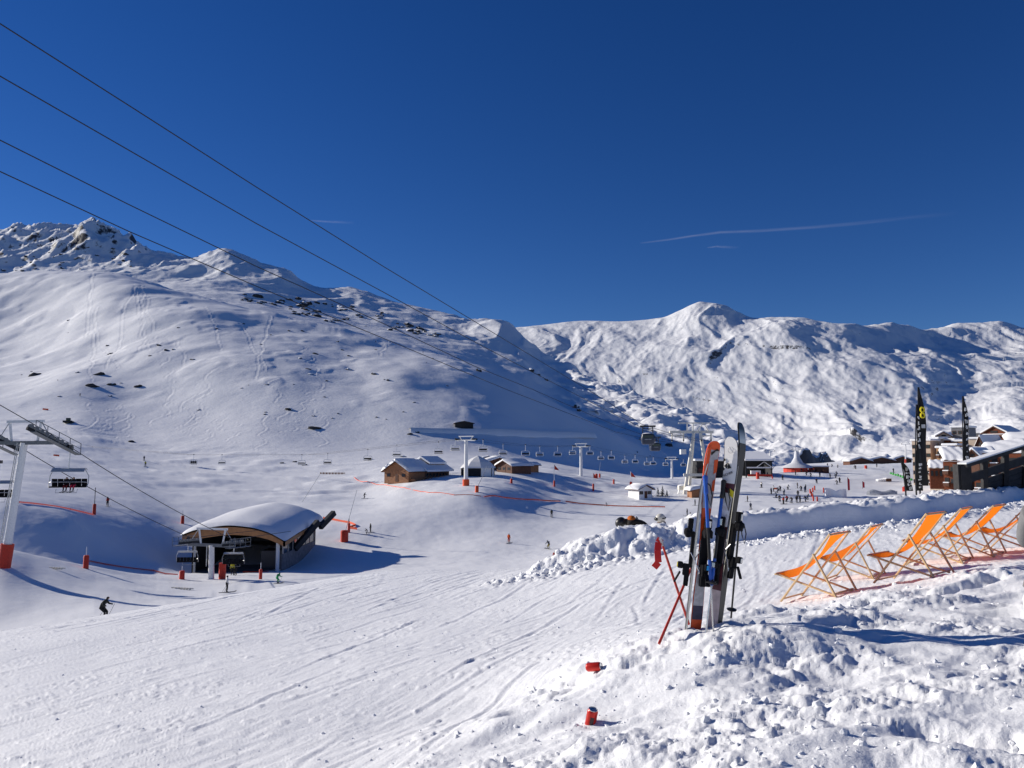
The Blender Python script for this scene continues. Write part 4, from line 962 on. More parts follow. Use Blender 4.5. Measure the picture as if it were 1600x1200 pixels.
# the arched lift station
x0, x1, y0, y1 = -47.6, -34.3, 117.0, 137.0; zf = -17.0
sx = V((x0, y0, zf)); st_ = thing('lift_station', 'arched timber lift station with thick snow roof and open dark mouth', 'lift station', ((x0 + x1) / 2, y0, zf))
O = st_.location.copy()
def roofz(q, w_):     # q across 0..1 (left to right), w_ along 0..1 (front to back)
    base_ = pchip([0, .12, .24, .45, .65, .83, 1.0], [-11.3, -10.65, -10.3, -9.95, -10.2, -10.9, -12.2], np.array([q]))[0]
    return float(base_) + w_ * 1.2 + .25 * math.sin(w_ * math.pi)
ov = 0.6; nx, ny = 26, 12
def rp(q, w_, dz=0):
    x = lerp(x0 - .9, x1 + .9, q); yb = lerp(y0 - 1.6, y1 + 1.2, w_)
    return V((x, yb, roofz(q, w_) + dz)) - O
sh = MB(); rings_t = [[rp(i / nx, j / ny) for i in range(nx + 1)] for j in range(ny + 1)]
vs = [p for r_ in rings_t for p in r_] + [p - V((0, 0, .22)) for r_ in rings_t for p in r_]; n1 = (nx + 1) * (ny + 1); fs = []
for j in range(ny):
    for i in range(nx):
        k = j * (nx + 1) + i; fs.append((k, k + 1, k + nx + 2, k + nx + 1)); fs.append((n1 + k, n1 + k + nx + 1, n1 + k + nx + 2, n1 + k + 1))
for i in range(nx): fs.append((i, n1 + i, n1 + i + 1, i + 1)); k = ny * (nx + 1) + i; fs.append((k, k + 1, n1 + k + 1, n1 + k))
for j in range(ny): k = j * (nx + 1); fs.append((k, k + nx + 1, n1 + k + nx + 1, n1 + k)); k += nx; fs.append((k, n1 + k, n1 + k + nx + 1, k + nx + 1))
roof = sh.add(vs, fs).build('roof', M_dark, st_)
# snow on it: thick, rounded at the rim, hanging a little over the right eave
sn = MB(); vs = []; fs = []; NX, NY = 54, 26
for j in range(NY + 1):
    for i in range(NX + 1):
        q, w_ = -.015 + 1.03 * i / NX, -.01 + 1.02 * j / NY
        e = min(q + .015, 1.015 - q, (w_ + .01) * .9, (1.01 - w_) * .9); rim = math.sqrt(max(0, min(1, e / .05)) * (2 - min(1, e / .05)))
        und = .10 * math.sin(q * 9 + w_ * 4) * math.sin(w_ * 7 + 1)
        vs.append(rp(min(max(q, 0), 1), min(max(w_, 0), 1), .02 + (.45 + .4 * w_ + und) * rim) + V(((q - min(max(q, 0), 1)) * 14, (w_ - min(max(w_, 0), 1)) * 20, 0)))
for j in range(NY):
    for i in range(NX): k = j * (NX + 1) + i; fs.append((k, k + 1, k + NX + 2, k + NX + 1))
sn.add(vs, fs).build('roof_snow', M_snowcap, roof, smooth='all')
fa = MB(); pts = [rp(i / 30, 0, -.02) for i in range(31)]; low = [p - V((0, 0, .55 + .85 * math.sin(math.pi * min(1, (k / 30) * .55 + .35)))) for k, p in enumerate(pts)]
for k in range(30): fa.prism([pts[k], pts[k + 1], low[k + 1], low[k]], (0, .3, 0))
fa.build('front_arch_beam', M_fascia, st_)
fe = MB(); pts = [rp(1, j / 12, -.02) for j in range(13)]
for k in range(12): fe.prism([pts[k], pts[k + 1], pts[k + 1] - V((0, 0, .8)), pts[k] - V((0, 0, .8))], (-.25, 0, 0))
fe.build('side_fascia', M_fascia, st_)
def wbox(name, xa, xb, ya, yb, za, zb, m_, par=st_): return MB().box(V(((xa + xb) / 2, (ya + yb) / 2, (za + zb) / 2)) - O, (xb - xa, yb - ya, zb - za)).build(name, m_, par)
wbox('floor_slab', x0, x1, y0 - .5, y1, zf - 1.2, zf + .05, M_stone)
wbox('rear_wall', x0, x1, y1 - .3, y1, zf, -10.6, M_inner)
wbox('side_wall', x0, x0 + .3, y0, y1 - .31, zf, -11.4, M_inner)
wbox('plinth_wall', x1 - .3, x1, y0 + .6, y1 - .31, zf, zf + 2.6, M_stone)
for k in range(8):
    yy = y0 + 1.2 + k * (y1 - y0 - 2) / 7; wbox('mullion', x1 - .25, x1 - .05, yy - .09, yy + .09, zf + 2.6, -12.6 + k * .2, M_grey)
for k in range(7):
    yy = y0 + 1.2 + k * (y1 - y0 - 2) / 7; wbox('window_pane', x1 - .18, x1 - .12, yy + .09, yy - .09 + (y1 - y0 - 2) / 7, zf + 2.6, -12.7 + k * .2, M_glass)
MB().tube([V((x1 - .5, y0 - .2, zf)) - O, V((x1 - .5, y0 - .2, -12.6)) - O], .28, 12).build('column', M_white, st_, smooth=True)
MB().tube([V((x0 + .5, y0 - .2, zf)) - O, V((x0 + .5, y0 - .2, -11.6)) - O], .18, 10).build('column', M_grey, st_, smooth=True)
MB().tube([V(((x0 + x1) / 2 + 1, y0 + 11, -13.2)) - O, V(((x0 + x1) / 2 + 1, y0 + 11, -12.7)) - O], 3.1, 28).build('bullwheel', M_dark, st_)
wbox('drive_housing', x0 + 7, x0 + 9.4, y0 + 8, y0 + 14, -12.6, -10.9, M_red)
wbox('operator_cabin', x1 - 4.6, x1 - 1.2, y0 + 5, y0 + 8.5, zf, zf + 2.6, mat('grey_cabin', (.10, .10, .11), .5))
for k, (a_, b_) in enumerate((((460, 858, 124), (497, 815, 128)), ((500, 824, 133), (522, 801, 136)))):
    MB().bar(at(*a_) - O, at(*b_) - O, .8, .9).build('slanted_strut', M_dark, st_, bevel=.05)
wbox('floor_net', x0 + 8, x1 - 1.5, y0 - 1.1, y0 - .9, zf - .2, zf + .35, M_red)

def gable_house(name, label, cat, u, v, W, D, hw, hr, rot, wall_m, roof_m=M_snowcap, over=.7, th=.45, group=None, Y=None, door=True, nwin=2, gable_m=None, sink=.6):
    p = hit(u, v) if Y is None else at(u, v, Y); p = V((p.x, p.y, gz(p.x, p.y)))
    t = thing(name, label, cat, p, rot, group)
    w_ = MB(); w_.box((0, 0, hw / 2 - sink / 2), (W, D, hw + sink)); w_.build('wall', wall_m, t)
    for s in (-1, 1):
        MB().prism([(-W / 2, s * (D / 2 - .02) - (.12 if s > 0 else 0), hw), (W / 2, s * (D / 2 - .02) - (.12 if s > 0 else 0), hw), (0, s * (D / 2 - .02) - (.12 if s > 0 else 0), hw + hr)], (0, .14 if s > 0 else .12, 0)).build('gable', gable_m or wall_m, t)
    sl = hr / (W / 2)
    for s in (-1, 1):
        a_ = V((s * (W / 2 + over), 0, hw - over * sl)); b_ = V((0, 0, hw + hr + .02))
        rf = MB().prism([(a_.x, -D / 2 - over, a_.z), (b_.x, -D / 2 - over, b_.z), (b_.x, D / 2 + over, b_.z), (a_.x, D / 2 + over, a_.z)], (0, 0, .16)).build('roof', M_brown, t)
        if th:
            sm_ = MB(); rr_ = []
            for k in range(9):
                q = k / 8; e = min(q / .12, 1); hgt = .17 + th * math.sqrt(max(0, e * (2 - e))) + .05 * math.sin(q * 7 + s); c = a_.lerp(b_, q) + V((s * .08 * (1 - q), 0, 0))
                rr_.append([V((c.x, -D / 2 - over - .05, c.z + .165)), V((c.x, -D / 2 - over + .12, c.z + hgt)), V((c.x, 0, c.z + hgt + .08)), V((c.x, D / 2 + over - .12, c.z + hgt)), V((c.x, D / 2 + over + .05, c.z + .165))])
            sm_.loft(rr_, caps=False, closed=False).build('roof_snow', roof_m, rf, smooth='all')
    if door:
        MB().box((W * .02, -D / 2 - .02, 1.0), (.95, .08, 2.0)).build('door', M_brown, t)
    for k in range(nwin):
        x = (-.32 + .62 * k / max(1, nwin - 1)) * W
        fr = MB().box((x, -D / 2 - .02, hw * .6), (1.3, .07, .9)).build('window', M_brown, t); MB().box((x, -D / 2 - .06, hw * .6), (1.1, .04, .7)).build('pane', M_glass, fr)
    return t
# the chalet with the second roof
ch_ = gable_house('chalet', 'larch wood chalet with stepped snowy roof and long terrace', 'chalet', 632, 752, 8.6, 7.0, 2.9, 2.5, R(-32), M_larch, th=.7, nwin=2)
R_ = Matrix.Rotation(R(0), 3, 'Z')
# long wing behind
wg = MB(); wg.box((.3, 9.2, 1.2), (8.0, 11.4, 3.6)).build('wing_wall', M_brown, ch_)
for k in range(7): MB().box((4.34, 4.6 + k * 1.5, 1.5), (.08, .9, 1.2)).build('wing_window', M_glass, ch_)
for s in (-1, 1):
    rf = MB().prism([(s * 5.4 + .3, 3.0, 2.6), (.3, 3.0, 5.6), (.3, 15.4, 5.6), (s * 5.4 + .3, 15.4, 2.6)], (0, 0, .5)).build('wing_roof', M_snowcap, ch_)
for s in (-1, 1):
    MB().prism([(s * 3.4 + .3, 6.5, 4.7), (.3, 6.5, 6.5), (.3, 14.5, 6.5), (s * 3.4 + .3, 14.5, 4.7)], (0, 0, .5)).build('upper_roof', M_snowcap, ch_)
MB().box((.3, 10.5, 4.4), (5.6, 7.6, 1.6)).build('upper_wall', M_brown, ch_)
for k in range(9): MB().box((5.6, 2 + k * 1.5, .55), (.10, .10, 1.1)).build('terrace_post', M_larch, ch_)
MB().box((5.6, 8, 1.1), (.12, 12.4, .12)).build('terrace_rail', M_larch, ch_); MB().box((5.0, -2.2, .3), (1.6, 1.2, .9)).build('wood_box', M_larch, ch_)
# round marquee
p = hit(746, 744); p.z = gz(p.x, p.y); tn_ = thing('marquee', 'white round-roofed marquee tent with dark open sides', 'tent', p + V((0, 3, 0)))
n8 = 8
def oct_(r_, z, a0=R(12)): return [V((r_ * math.cos(a0 + k * math.pi / 4), r_ * math.sin(a0 + k * math.pi / 4), z)) for k in range(n8)]
MB().loft([oct_(5.3, 2.3), oct_(5.0, 2.75), oct_(3.6, 4.1), oct_(2.0, 5.1), oct_(.15, 5.9)]).build('canopy', mat('tent_fabric', (.72, .72, .72), .7, var=.05), tn_)
pr_ = oct_(4.9, 0)
for k in range(n8):
    MB().bar(pr_[k] - V((0, 0, .4)), pr_[k] + V((0, 0, 2.4)), .16, .16).build('post', M_dark, tn_)
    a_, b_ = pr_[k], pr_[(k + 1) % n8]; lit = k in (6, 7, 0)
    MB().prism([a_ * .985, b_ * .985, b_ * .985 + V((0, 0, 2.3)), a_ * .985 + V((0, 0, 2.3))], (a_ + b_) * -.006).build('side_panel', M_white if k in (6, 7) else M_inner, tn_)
# dark huts behind
gable_house('hut', 'low dark wooden hut with snowy roof behind the marquee', 'hut', 775, 741, 9, 6, 2.0, 1.4, R(20), M_brown, Y=248, nwin=2, th=.6, group='snowy huts by the basin')
gable_house('hut', 'long dark hut with several gables at the edge of the mound', 'hut', 803, 743, 7, 8, 2.1, 1.5, R(-48), M_brown, Y=242, nwin=3, th=.5, group='snowy huts by the basin')
gable_house('hut', 'small flat-roofed hut at the end of the long dark hut', 'hut', 822, 738, 4, 7, 1.8, .5, R(-60), M_larch, Y=250, nwin=1, th=.4, group='snowy huts by the basin')
gable_house('hut', 'small dark hut above the marquee roof', 'hut', 762, 716, 4, 3, 1.6, .6, R(10), M_brown, Y=300, nwin=1, th=.3, group='snowy huts by the basin', sink=4)
gable_house('barn', 'lone dark wooden barn half buried on the shaded slope', 'barn', 725, 668, 9.0, 5, 2.0, .9, R(5), M_inner, nwin=0, door=False, th=.3)
gable_house('hut', 'white hut with porch roof beside small fir trees', 'hut', 1000, 763, 4.6, 5, 2.6, 1.0, R(28), M_white, th=.35, nwin=2, group='snowy huts by the basin', Y=222)
gable_house('kiosk', 'orange-brown wooden kiosk at the foot of the lattice tower', 'kiosk', 1091, 772, 5.2, 4, 2.0, .5, R(6), M_larch, th=.8, nwin=0, Y=225)
sb = hit(1068, 771); sb.z = gz(sb.x, sb.y); mc = thing('snow_machine', 'grey piece of lift machinery on struts by the lattice tower foot', 'machinery', sb)
MB().box((0, 0, 1.7), (3.2, 2.4, 1.3)).build('housing', M_cream, mc, bevel=.2)
for s in (-1, 1): MB().bar((s * 1.3, 0, 1.2), (s * 1.8, -.4, -.3), .25, .25).build('strut', M_grey, mc)
MB().ball((0, 0, 2.35), (1.7, 1.3, .4), 12, 6).build('snow_cap', M_snowcap, mc, smooth=True)
# gondola terminal in shade behind the tower, and the lift station with sloping snow roof
p = at(1125, 741, 330); p.z = gz(p.x, p.y); g1 = thing('gondola_terminal', 'dark gondola terminal with flat snowy roof behind the lattice tower', 'terminal', p)
MB().box((0, 0, 3), (22, 10, 8)).build('wall', M_inner, g1); MB().box((0, -.2, 7.4), (24, 12, .9)).build('roof_snow', M_snowcap, g1, bevel=.3)
for k in range(6): MB().box((-9 + k * 3.4, -5.06, 3.2), (2.6, .12, 2.0)).build('window', M_glass, g1)
MB().box((7, -1, 8.8), (7, 6, 2.2)).build('roof_house', M_stone, g1)
p = at(1180, 744, 300); p.z = gz(p.x, p.y); g2 = thing('lift_station', 'steel lift station with sloping snow roof and open dark front', 'lift station', p, R(-4))
W2, D2 = 9.5, 12
for sx_ in (-1, 1):
    for sy_ in (-1, 1): MB().box((sx_ * W2 / 2, sy_ * D2 / 2, 3), (.4, .4, 7)).build('post', M_dark, g2)
rf = MB().prism([(-W2 / 2 - .6, -D2 / 2 - 1, 5.6), (W2 / 2 + .6, -D2 / 2 - 1, 5.6), (W2 / 2 + .6, D2 / 2 + 1, 8.6), (-W2 / 2 - .6, D2 / 2 + 1, 8.6)], (0, 0, .3)).build('roof', M_dark, g2)
MB().prism([(-W2 / 2 - .6, -D2 / 2 - 1.1, 5.91), (W2 / 2 + .6, -D2 / 2 - 1.1, 5.91), (W2 / 2 + .6, D2 / 2 + 1, 8.91), (-W2 / 2 - .6, D2 / 2 + 1, 8.91)], (0, 0, .7)).build('roof_snow', M_snowcap, rf, bevel=.25)
MB().box((0, D2 / 2 - .5, 3), (W2 - .5, .4, 6)).build('rear_wall', M_inner, g2); MB().box((W2 / 2 - .1, 0, 3.0), (.15, D2 - .5, 6)).build('side_wall', M_inner, g2)
MB().bar((-W2 / 2, -D2 / 2, 3.4), (W2 / 2, -D2 / 2, 3.4), .3, .5).build('beam', M_white, g2); MB().bar((-1, -D2 / 2 - .1, 3.4), (2, -D2 / 2 - .1, 5.6), .2, .25).build('brace', M_white, g2); MB().bar((5, -D2 / 2 - .1, 3.4), (2, -D2 / 2 - .1, 5.6), .2, .25).build('brace', M_white, g2)
MB().box((-1, -D2 / 2 + 1, 1.6), (3.6, 1.2, 1.3)).build('counter', M_white, g2); MB().box((0, -D2 / 2 - 1.8, .5), (9, .15, .8)).build('red_barrier', M_red, g2)
# red restaurant with tent roof
p = at(1246, 739, 330); p.z = gz(p.x, p.y); g3 = thing('restaurant', 'round red slope-side bar with pale pointed roof', 'restaurant', p)
MB().lathe([(5.6, -1.0), (5.6, 1.7)], 16).build('wall', M_red, g3); MB().lathe([(6.6, 1.65), (5.0, 2.7), (2.5, 3.7), (1.2, 6.0), (.8, 8.6)], 16).build('roof', mat('pale_roof', (.62, .63, .66), .6), g3, smooth=True)
MB().box((8.5, -1, .6), (7, 5, 3.0)).build('terrace_hut', M_brown, g3)
for k in range(4): MB().bar((-1.5 + k, -.6, 8.4), (-2.3 + k * 1.6, -.6, 10.4), .12, .12).build('mast', M_grey, g3)
MB().box((8.5, -1, 2.3), (7.4, 5.6, .5)).build('roof_snow', M_snowcap, g3, bevel=.15)
for k in range(3):
    MB().box((4.2 + k * 2.6, -5.4, .5), (1.5, .8, .9)).build('table', M_brown, g3)
# far huts at the valley edge
for (u, v, Y, W, D, lab) in [(1340, 724, 520, 16, 8, 'low dark farm hut with snow roof at the valley edge, left of the others'), (1372, 722, 530, 20, 8, 'longest low dark hut at the valley edge'), (1405, 722, 540, 14, 7, 'low dark hut at the valley edge, next to the slanting snow roof')]:
    gable_house('hut', lab, 'hut', u, v, W, D, 2.4, 2.2, R(8), M_brown, Y=Y, th=.8, nwin=0, door=False, group='huts at the valley edge', sink=2.5)
# thin far pylons
for (u, vb, vt, Y, lab) in [(1415, 722, 694, 520, 'thin grey far pylon with red base pad beside the valley huts'), (1245, 722, 703, 420, 'far pylon rising above the red bar'), (1203, 722, 705, 420, 'far pylon standing on the dark shaded slope')]:
    b_ = at(u, vb, Y); t_ = at(u, vt, Y); b_.z = min(b_.z, gz(b_.x, b_.y))
    tt, _, _ = lift_pylon(lab, b_, t_, V((.4, 1, 0)), 5.0, .45, .35, 4, 2.6 if u == 1415 else 0, ladder=False, wheels=False, group='far pylons')

# ------------------------------------------------------------------ the village at the right
def block(label, u0, u1, vt, vb, Y, floors, wall_m, D=14, rot=R(-46), bal=True, snow=True, cols=None, wood=None):
    """apartment block seen from column u0 to u1, roof at row vt"""
    a_, b_ = at(u0, vt, Y), at(u1, vt, Y); W = (b_ - a_).length; zt = a_.z; zg = gz((a_.x + b_.x) / 2, Y); zg = min(zg, tv(vb) * Y) - 2; H = zt - zg
    t = thing('apartment_block', label, 'apartment block', V(((a_.x + b_.x) / 2 - math.sin(rot) * D / 2, Y + math.cos(rot) * D / 2, zg)), rot, 'village apartment blocks')
    W *= 1.12; D = min(D, 9)
    MB().box((0, 0, H / 2), (W, D, H)).build('wall', wall_m, t)
    fh = 2.9; n_ = int((H - 1) / fh); cols = cols or max(2, int(W / 4)); cw = W / cols
    for f in range(n_):
        z = H - 1.9 - f * fh
        for c in range(cols):
            x = -W / 2 + cw * (c + .5)
            if bal and (c + f * 0) % 2 == 0:
                MB().box((x, -D / 2 - .5, z - .8), (cw * .86, 1.1, .9)).build('balcony', wood or M_brown, t)
                MB().box((x, -D / 2 - .03, z + .25), (cw * .7, .1, 1.2)).build('window', M_inner, t)
                if snow: MB().box((x, -D / 2 - .5, z - .30), (cw * .86, 1.15, .22)).build('balcony_snow', M_snowcap, t)
            else:
                fr = MB().box((x, -D / 2 - .04, z), (1.4, .10, 1.3)).build('window', M_brown, t); MB().box((x, -D / 2 - .10, z), (1.1, .05, 1.0)).build('pane', M_glass, fr)
    if snow: MB().box((0, 0, H + .35), (W + .8, D + .8, .75)).build('roof_snow', M_snowcap, t, bevel=.25)
    return t, W, D, H
RB = mat('red_brown_cladding', (.15, .045, .022), .75, var=.2, scale=2, spec=.15)
M_tan = mat('tan_render', (.42, .24, .12), .8, var=.1, scale=1)
block('tall cream tower block with small windows behind the large feather flag', 1426, 1450, 689, 742, 262, 8, M_plaster, 10, bal=False, cols=4)
block('narrow cream wing of small windows between the flag and the stepped block', 1453, 1464, 686, 742, 266, 8, M_plaster, 10, bal=False, cols=2)
block('beige stepped apartment block with brown balconies', 1462, 1476, 700, 748, 250, 6, M_tan, 12, cols=3)
block('lower beige balcony block with snowy roof in front of the cream tower', 1454, 1477, 727, 760, 232, 4, M_plaster, 9, cols=5)
block('brown top storey with wide balconies above the stepped block', 1464, 1486, 688, 712, 268, 3, RB, 12, cols=4)
block('tan block with open loggias and snow ledges above the snow-laden roof', 1474, 1492, 696, 745, 256, 6, M_tan, 10, cols=3)
block('tan and brown loggia block at the back next to the beige wall', 1490, 1514, 690, 735, 264, 5, M_tan, 10, cols=4)
block('pale beige windowless block below the big red-brown gable', 1516, 1547, 686, 735, 258, 5, M_plaster, 10, bal=False, cols=1)
block('grey slate-clad tower rising above the apartment roofs', 1488, 1510, 668, 700, 300, 5, M_stone, 10, bal=False, cols=3)
block('cream upper block with flat snowy roof at the back of the village', 1459, 1486, 682, 705, 310, 4, M_plaster, 10, cols=5)
block('long dark flat-roofed block under the ridge of the village', 1520, 1553, 677, 700, 310, 3, M_stone, 10, bal=False, cols=6)
block('red-brown timber block with stacked balconies beside the feather flag', 1476, 1501, 721, 760, 190, 4, RB, 8, cols=3)
block('dark balcony block partly hidden by the timber ramp', 1500, 1530, 714, 760, 198, 4, RB, 8, cols=4)
block('brown balcony block seen through the openings of the ramp', 1530, 1604, 708, 760, 178, 5, RB, 8, cols=7)
def vgable(label, uc, vp, ul, ve, vb, Y, D=10, rot=0.0, m_=RB, over=.6):
    k = pxm(Y); hr = (ve - vp) * k; W = 2 * (uc - ul) * k; hw = (vb - ve) * k + 3
    p = at(uc, vb, Y); t = thing('chalet', label, 'chalet', V((p.x + .47 * D / 2, p.y + .88 * D / 2, p.z - 3)), rot - R(32), 'village chalets')
    MB().box((0, 0, hw / 2), (W, D, hw)).build('wall', m_, t)
    MB().prism([(-W / 2, -D / 2, hw + .002), (W / 2, -D / 2, hw + .002), (0, -D / 2, hw + hr)], (0, D, 0)).build('gable', m_, t)
    for s in (-1, 1):
        a_ = V((s * (W / 2 + over), 0, hw - over * hr / (W / 2))); b_ = V((0, 0, hw + hr))
        rf = MB().prism([(a_.x, -D / 2 - over, a_.z + .03), (0, -D / 2 - over, b_.z + .03), (0, D / 2 + over, b_.z + .03), (a_.x, D / 2 + over, a_.z + .03)], (0, 0, .22)).build('roof', M_brown, t)
        MB().prism([(a_.x, -D / 2 - over + .25, a_.z + .26), (0, -D / 2 - over + .25, b_.z + .26), (0, D / 2 + over, b_.z + .26), (a_.x, D / 2 + over, a_.z + .26)], (0, 0, .6)).build('roof_snow', M_snowcap, rf, bevel=.15)
    MB().box((0, -D / 2 - .04, hw + hr * .25), (W * .3, .12, hr * .35)).build('gable_window', M_inner, t)
    MB().box((0, -D / 2 - .4, hw - .7), (W * .9, .8, .7)).build('balcony', M_brown, t); MB().box((0, -D / 2 - .4, hw - .25), (W * .9, .85, .2)).build('balcony_snow', M_snowcap, t)
    return t
def vslope(label, u0, u1, vt, vb, Y, D, rot=0.0, rise=0.0, wall=True):
    k = pxm(Y); W = (u1 - u0) * k; W *= 1.1; p = at((u0 + u1) / 2, vb, Y); zt = tv(vt) * (Y + D * .88) - p.z; t = thing('chalet', label, 'chalet', p, rot - R(26), 'village chalets')
    rf = MB().prism([(-W / 2, 0, -.2), (W / 2, 0, -.2 + rise), (W / 2, D, zt - .2 + rise), (-W / 2, D, zt - .2)], (0, 0, .2)).build('roof', M_brown, t)
    n_ = 14; vs = []; fs = []
    for j in range(7):
        for i in range(n_ + 1):
            q, w_ = i / n_, j / 6; e = min(q, 1 - q, w_ * .6 + .0) / .1; e = max(0, min(1, e)); vs.append((-W / 2 - .2 + (W + .4) * q, -.2 + D * w_, zt * w_ + rise * q + .01 + .75 * math.sqrt(e * (2 - e)) + .12 * math.sin(i * 1.3 + j)))
    for j in range(6):
        for i in range(n_): a_ = j * (n_ + 1) + i; fs.append((a_, a_ + 1, a_ + n_ + 2, a_ + n_ + 1))
    MB().add(vs, fs).build('roof_snow', M_snowcap, rf, smooth='all')
    if wall: MB().box((0, D / 2, -3.2), (W * .96, D * .96, 5.8)).build('wall', RB, t)
    for q in range(4 if wall else 0): MB().box(((-.36 + .24 * q) * W, D * .02 - .1, -1.6), (W * .13, .1, 1.5)).build('window', M_inner, t)
    return t
vgable('big red-brown gabled chalet with carved opening at the top of the village', 1569, 667, 1552, 677, 694, 255, 12, R(-22))
vgable('steep dark gable between the big red-brown chalet and the beige block', 1548, 683, 1541, 697, 703, 225, 9, R(-30), M_brown)
vgable('small brown gable with snow-edged roof in the middle of the snowy roofs', 1532, 704, 1523, 714, 722, 180, 8, R(-18), M_brown)
vgable('low gable on the flat roofs at the back of the village', 1473, 676, 1463, 682, 690, 300, 8, R(10), M_plaster)
vslope('snow-laden pent roof over the stacked red-brown balconies', 1479, 1509, 703, 719, 189, 8, R(4), wall=False)
vslope('wide snow-covered roof between the beige wall and the timber ramp', 1509, 1552, 704, 713, 190, 6, R(0), .4)
vslope('broad snowy roof below the big red-brown chalet', 1548, 1604, 696, 706, 195, 8, R(0), 1.2)
vslope('snowy roof slope at the right-hand end of the village', 1584, 1660, 680, 692, 220, 8, R(0), 1.4)
vslope('snowy canopy roof low in front of the beige stepped block', 1455, 1478, 722, 731, 226, 5, R(0))

# ------------------------------------------------------------------ the dark timber ramp at the end of the wall
g4b = at(1508, 800, 24.5); g4b.z = ground(g4b.x, g4b.y)
rampm = mat('charred_timber', (.022, .021, .022), .75, var=.35, scale=6); bridge = thing('timber_ramp', 'dark timber walkway with handrail and blue-shaded snow on its rail', 'walkway', g4b)
A0, A1 = at(1506, 792, 24.5) - g4b, at(1680, 728, 27.5) - g4b           # foot line, rising to the right
T0, T1 = at(1503, 728, 24.5) - g4b, at(1690, 668, 27.5) - g4b           # handrail
dr = (A1 - A0); 
MB().bar(T0, T1, .34, .10).build('handrail', rampm, bridge)
MB().bar(T0 + V((0, 0, .075)), T1 + V((0, 0, .075)), .30, .05).build('rail_snow', M_snowcap, bridge)
MB().bar(T0.lerp(A0, .36) , T1.lerp(A1, .36), .10, .26).build('rail_board', rampm, bridge)
nb = 7
for k in range(nb):
    q = k / (nb - 1); a_, b_ = A0.lerp(A1, q), T0.lerp(T1, q)
    MB().bar(a_ - V((0, 0, .6)), b_, .16, .16, (1, 0, 0)).build('post', rampm, bridge)
lo0, lo1 = A0 + V((.0, .02, -.5)), A1 + V((0, .02, -.5))
for k in range(6):                                                       # boarding below the rail, board by board
    z0_, z1_ = k / 6, (k + 1) / 6
    p0a, p0b = lo0.lerp(T0.lerp(A0, .50), z0_), lo0.lerp(T0.lerp(A0, .50), z1_ - .01); p1a, p1b = lo1.lerp(T1.lerp(A1, .50), z0_), lo1.lerp(T1.lerp(A1, .50), z1_ - .01)
    st0 = 0.17
    MB().prism([p0a.lerp(p1a, st0), p1a, p1b, p0b.lerp(p1b, st0)], (0, .06 + .01 * (k % 2), 0)).build('board', rampm, bridge)
MB().box((T0 + A0) / 2 + V((.06, .1, -.1)), (.42, .3, (T0 - A0).length + .3)).build('end_pillar', rampm, bridge)

# ------------------------------------------------------------------ feather flags
M_flag = mat('black_flag_cloth', (.010, .010, .012), .7, var=.2, trans=.1)
def feather(label, u, vb, vt, Y, w_top, lean, prints, w_px):
    b_ = at(u, vb, Y); zg = min(ground(b_.x, b_.y) if Y < 33 else gz(b_.x, b_.y), b_.z); t = thing('feather_flag', label, 'flag', V((b_.x, b_.y, zg)), 0, 'black feather flags')
    H = tv(vt) * Y - zg; w_ = w_px * pxm(Y); L = lean * pxm(Y); z0_ = tv(vb) * Y - zg + .12
    def xs_(q): return L * q ** 1.5                                 # left edge, q along height
    def wid(q): return w_ * (1 if q < .55 else max(.06, 1 - ((q - .55) / .46) ** 1.7))
    mb = MB(); n_ = 22; vs = []
    for i in range(n_ + 1):
        q = i / n_; z = z0_ + (H - z0_) * q; xe = xs_(q)
        for k in range(4): x = xe + wid(q) * (k / 3) - w_ * .5; vs.append((x, .05 * math.sin(k * 1.6 + q * 8), z))
    mb.add(vs, [(i * 4 + k, i * 4 + k + 1, i * 4 + k + 5, i * 4 + k + 4) for i in range(n_) for k in range(3)])
    cl = mb.build('cloth', M_flag, t, smooth='all')
    MB().tube([(xs_(0) - w_ * .5, 0, -.4)] + [(xs_(q / 10) - w_ * .5 - .015, 0, z0_ + (H - z0_) * q / 10) for q in range(11)], [.03] * 6 + [.022] * 6, 6).build('pole', M_black, t)
    for nm, q, x, ww, hh_, m_ in prints:
        zc_ = z0_ + (H - z0_) * q; xc = xs_(q) - w_ * .5 + wid(q) * x
        if nm == 'emblem':
            for s in (-1, 1):
                MB().tube([(xc + ww * (.5 * math.cos(a_)), -.07, zc_ + s * hh_ * .27 + hh_ * .22 * math.sin(a_)) for a_ in [k * math.pi / 5 for k in range(11)]], hh_ * .085, 6).build('emblem', m_, cl)
        else:
            MB().box((xc, -.065, zc_), (ww, .012, hh_), Matrix.Rotation(rnd.uniform(-.3, .3) if nm == 'mark' else 0, 3, 'Y')).build('print_mark', m_, cl)
    return t
W_ = mat('white_print', (.6, .6, .6), .6)
def marks(q0, q1, n_, x=.5, ww=.10, hh=.10):
    out = []
    for k in range(n_):
        q = q0 + (q1 - q0) * k / (n_ - 1); a1, a2 = rnd.uniform(.3, 1.1), rnd.uniform(.2, 1.0); out.append(('mark', q, x - rnd.uniform(-.05, .2), ww * rnd.uniform(.25, .6), hh * a1, W_)); out.append(('mark', q + rnd.uniform(-.015, .02), x + rnd.uniform(0, .24), ww * rnd.uniform(.2, .6), hh * a2, W_))
    return out
feather('black feather flag with yellow emblem and white bar, taller of the pair', 1444, 764, 605, 29.5, 1, 5, [('emblem', .74, .5, .14, .40, M_yellow), ('bar', .60, .5, .15, .14, W_)], 12)
feather('black feather flag with white vertical lettering standing against the taller flag', 1437, 772, 632, 28.5, 1, 7, marks(.04, .30, 7, .5, .13, .10) + marks(.50, .85, 6, .4, .10, .16), 9)
feather('slim black feather flag with white lettering above the timber walkway', 1511, 728, 619, 34, 1, 4, marks(.08, .8, 9, .5, .16, .16), 9)
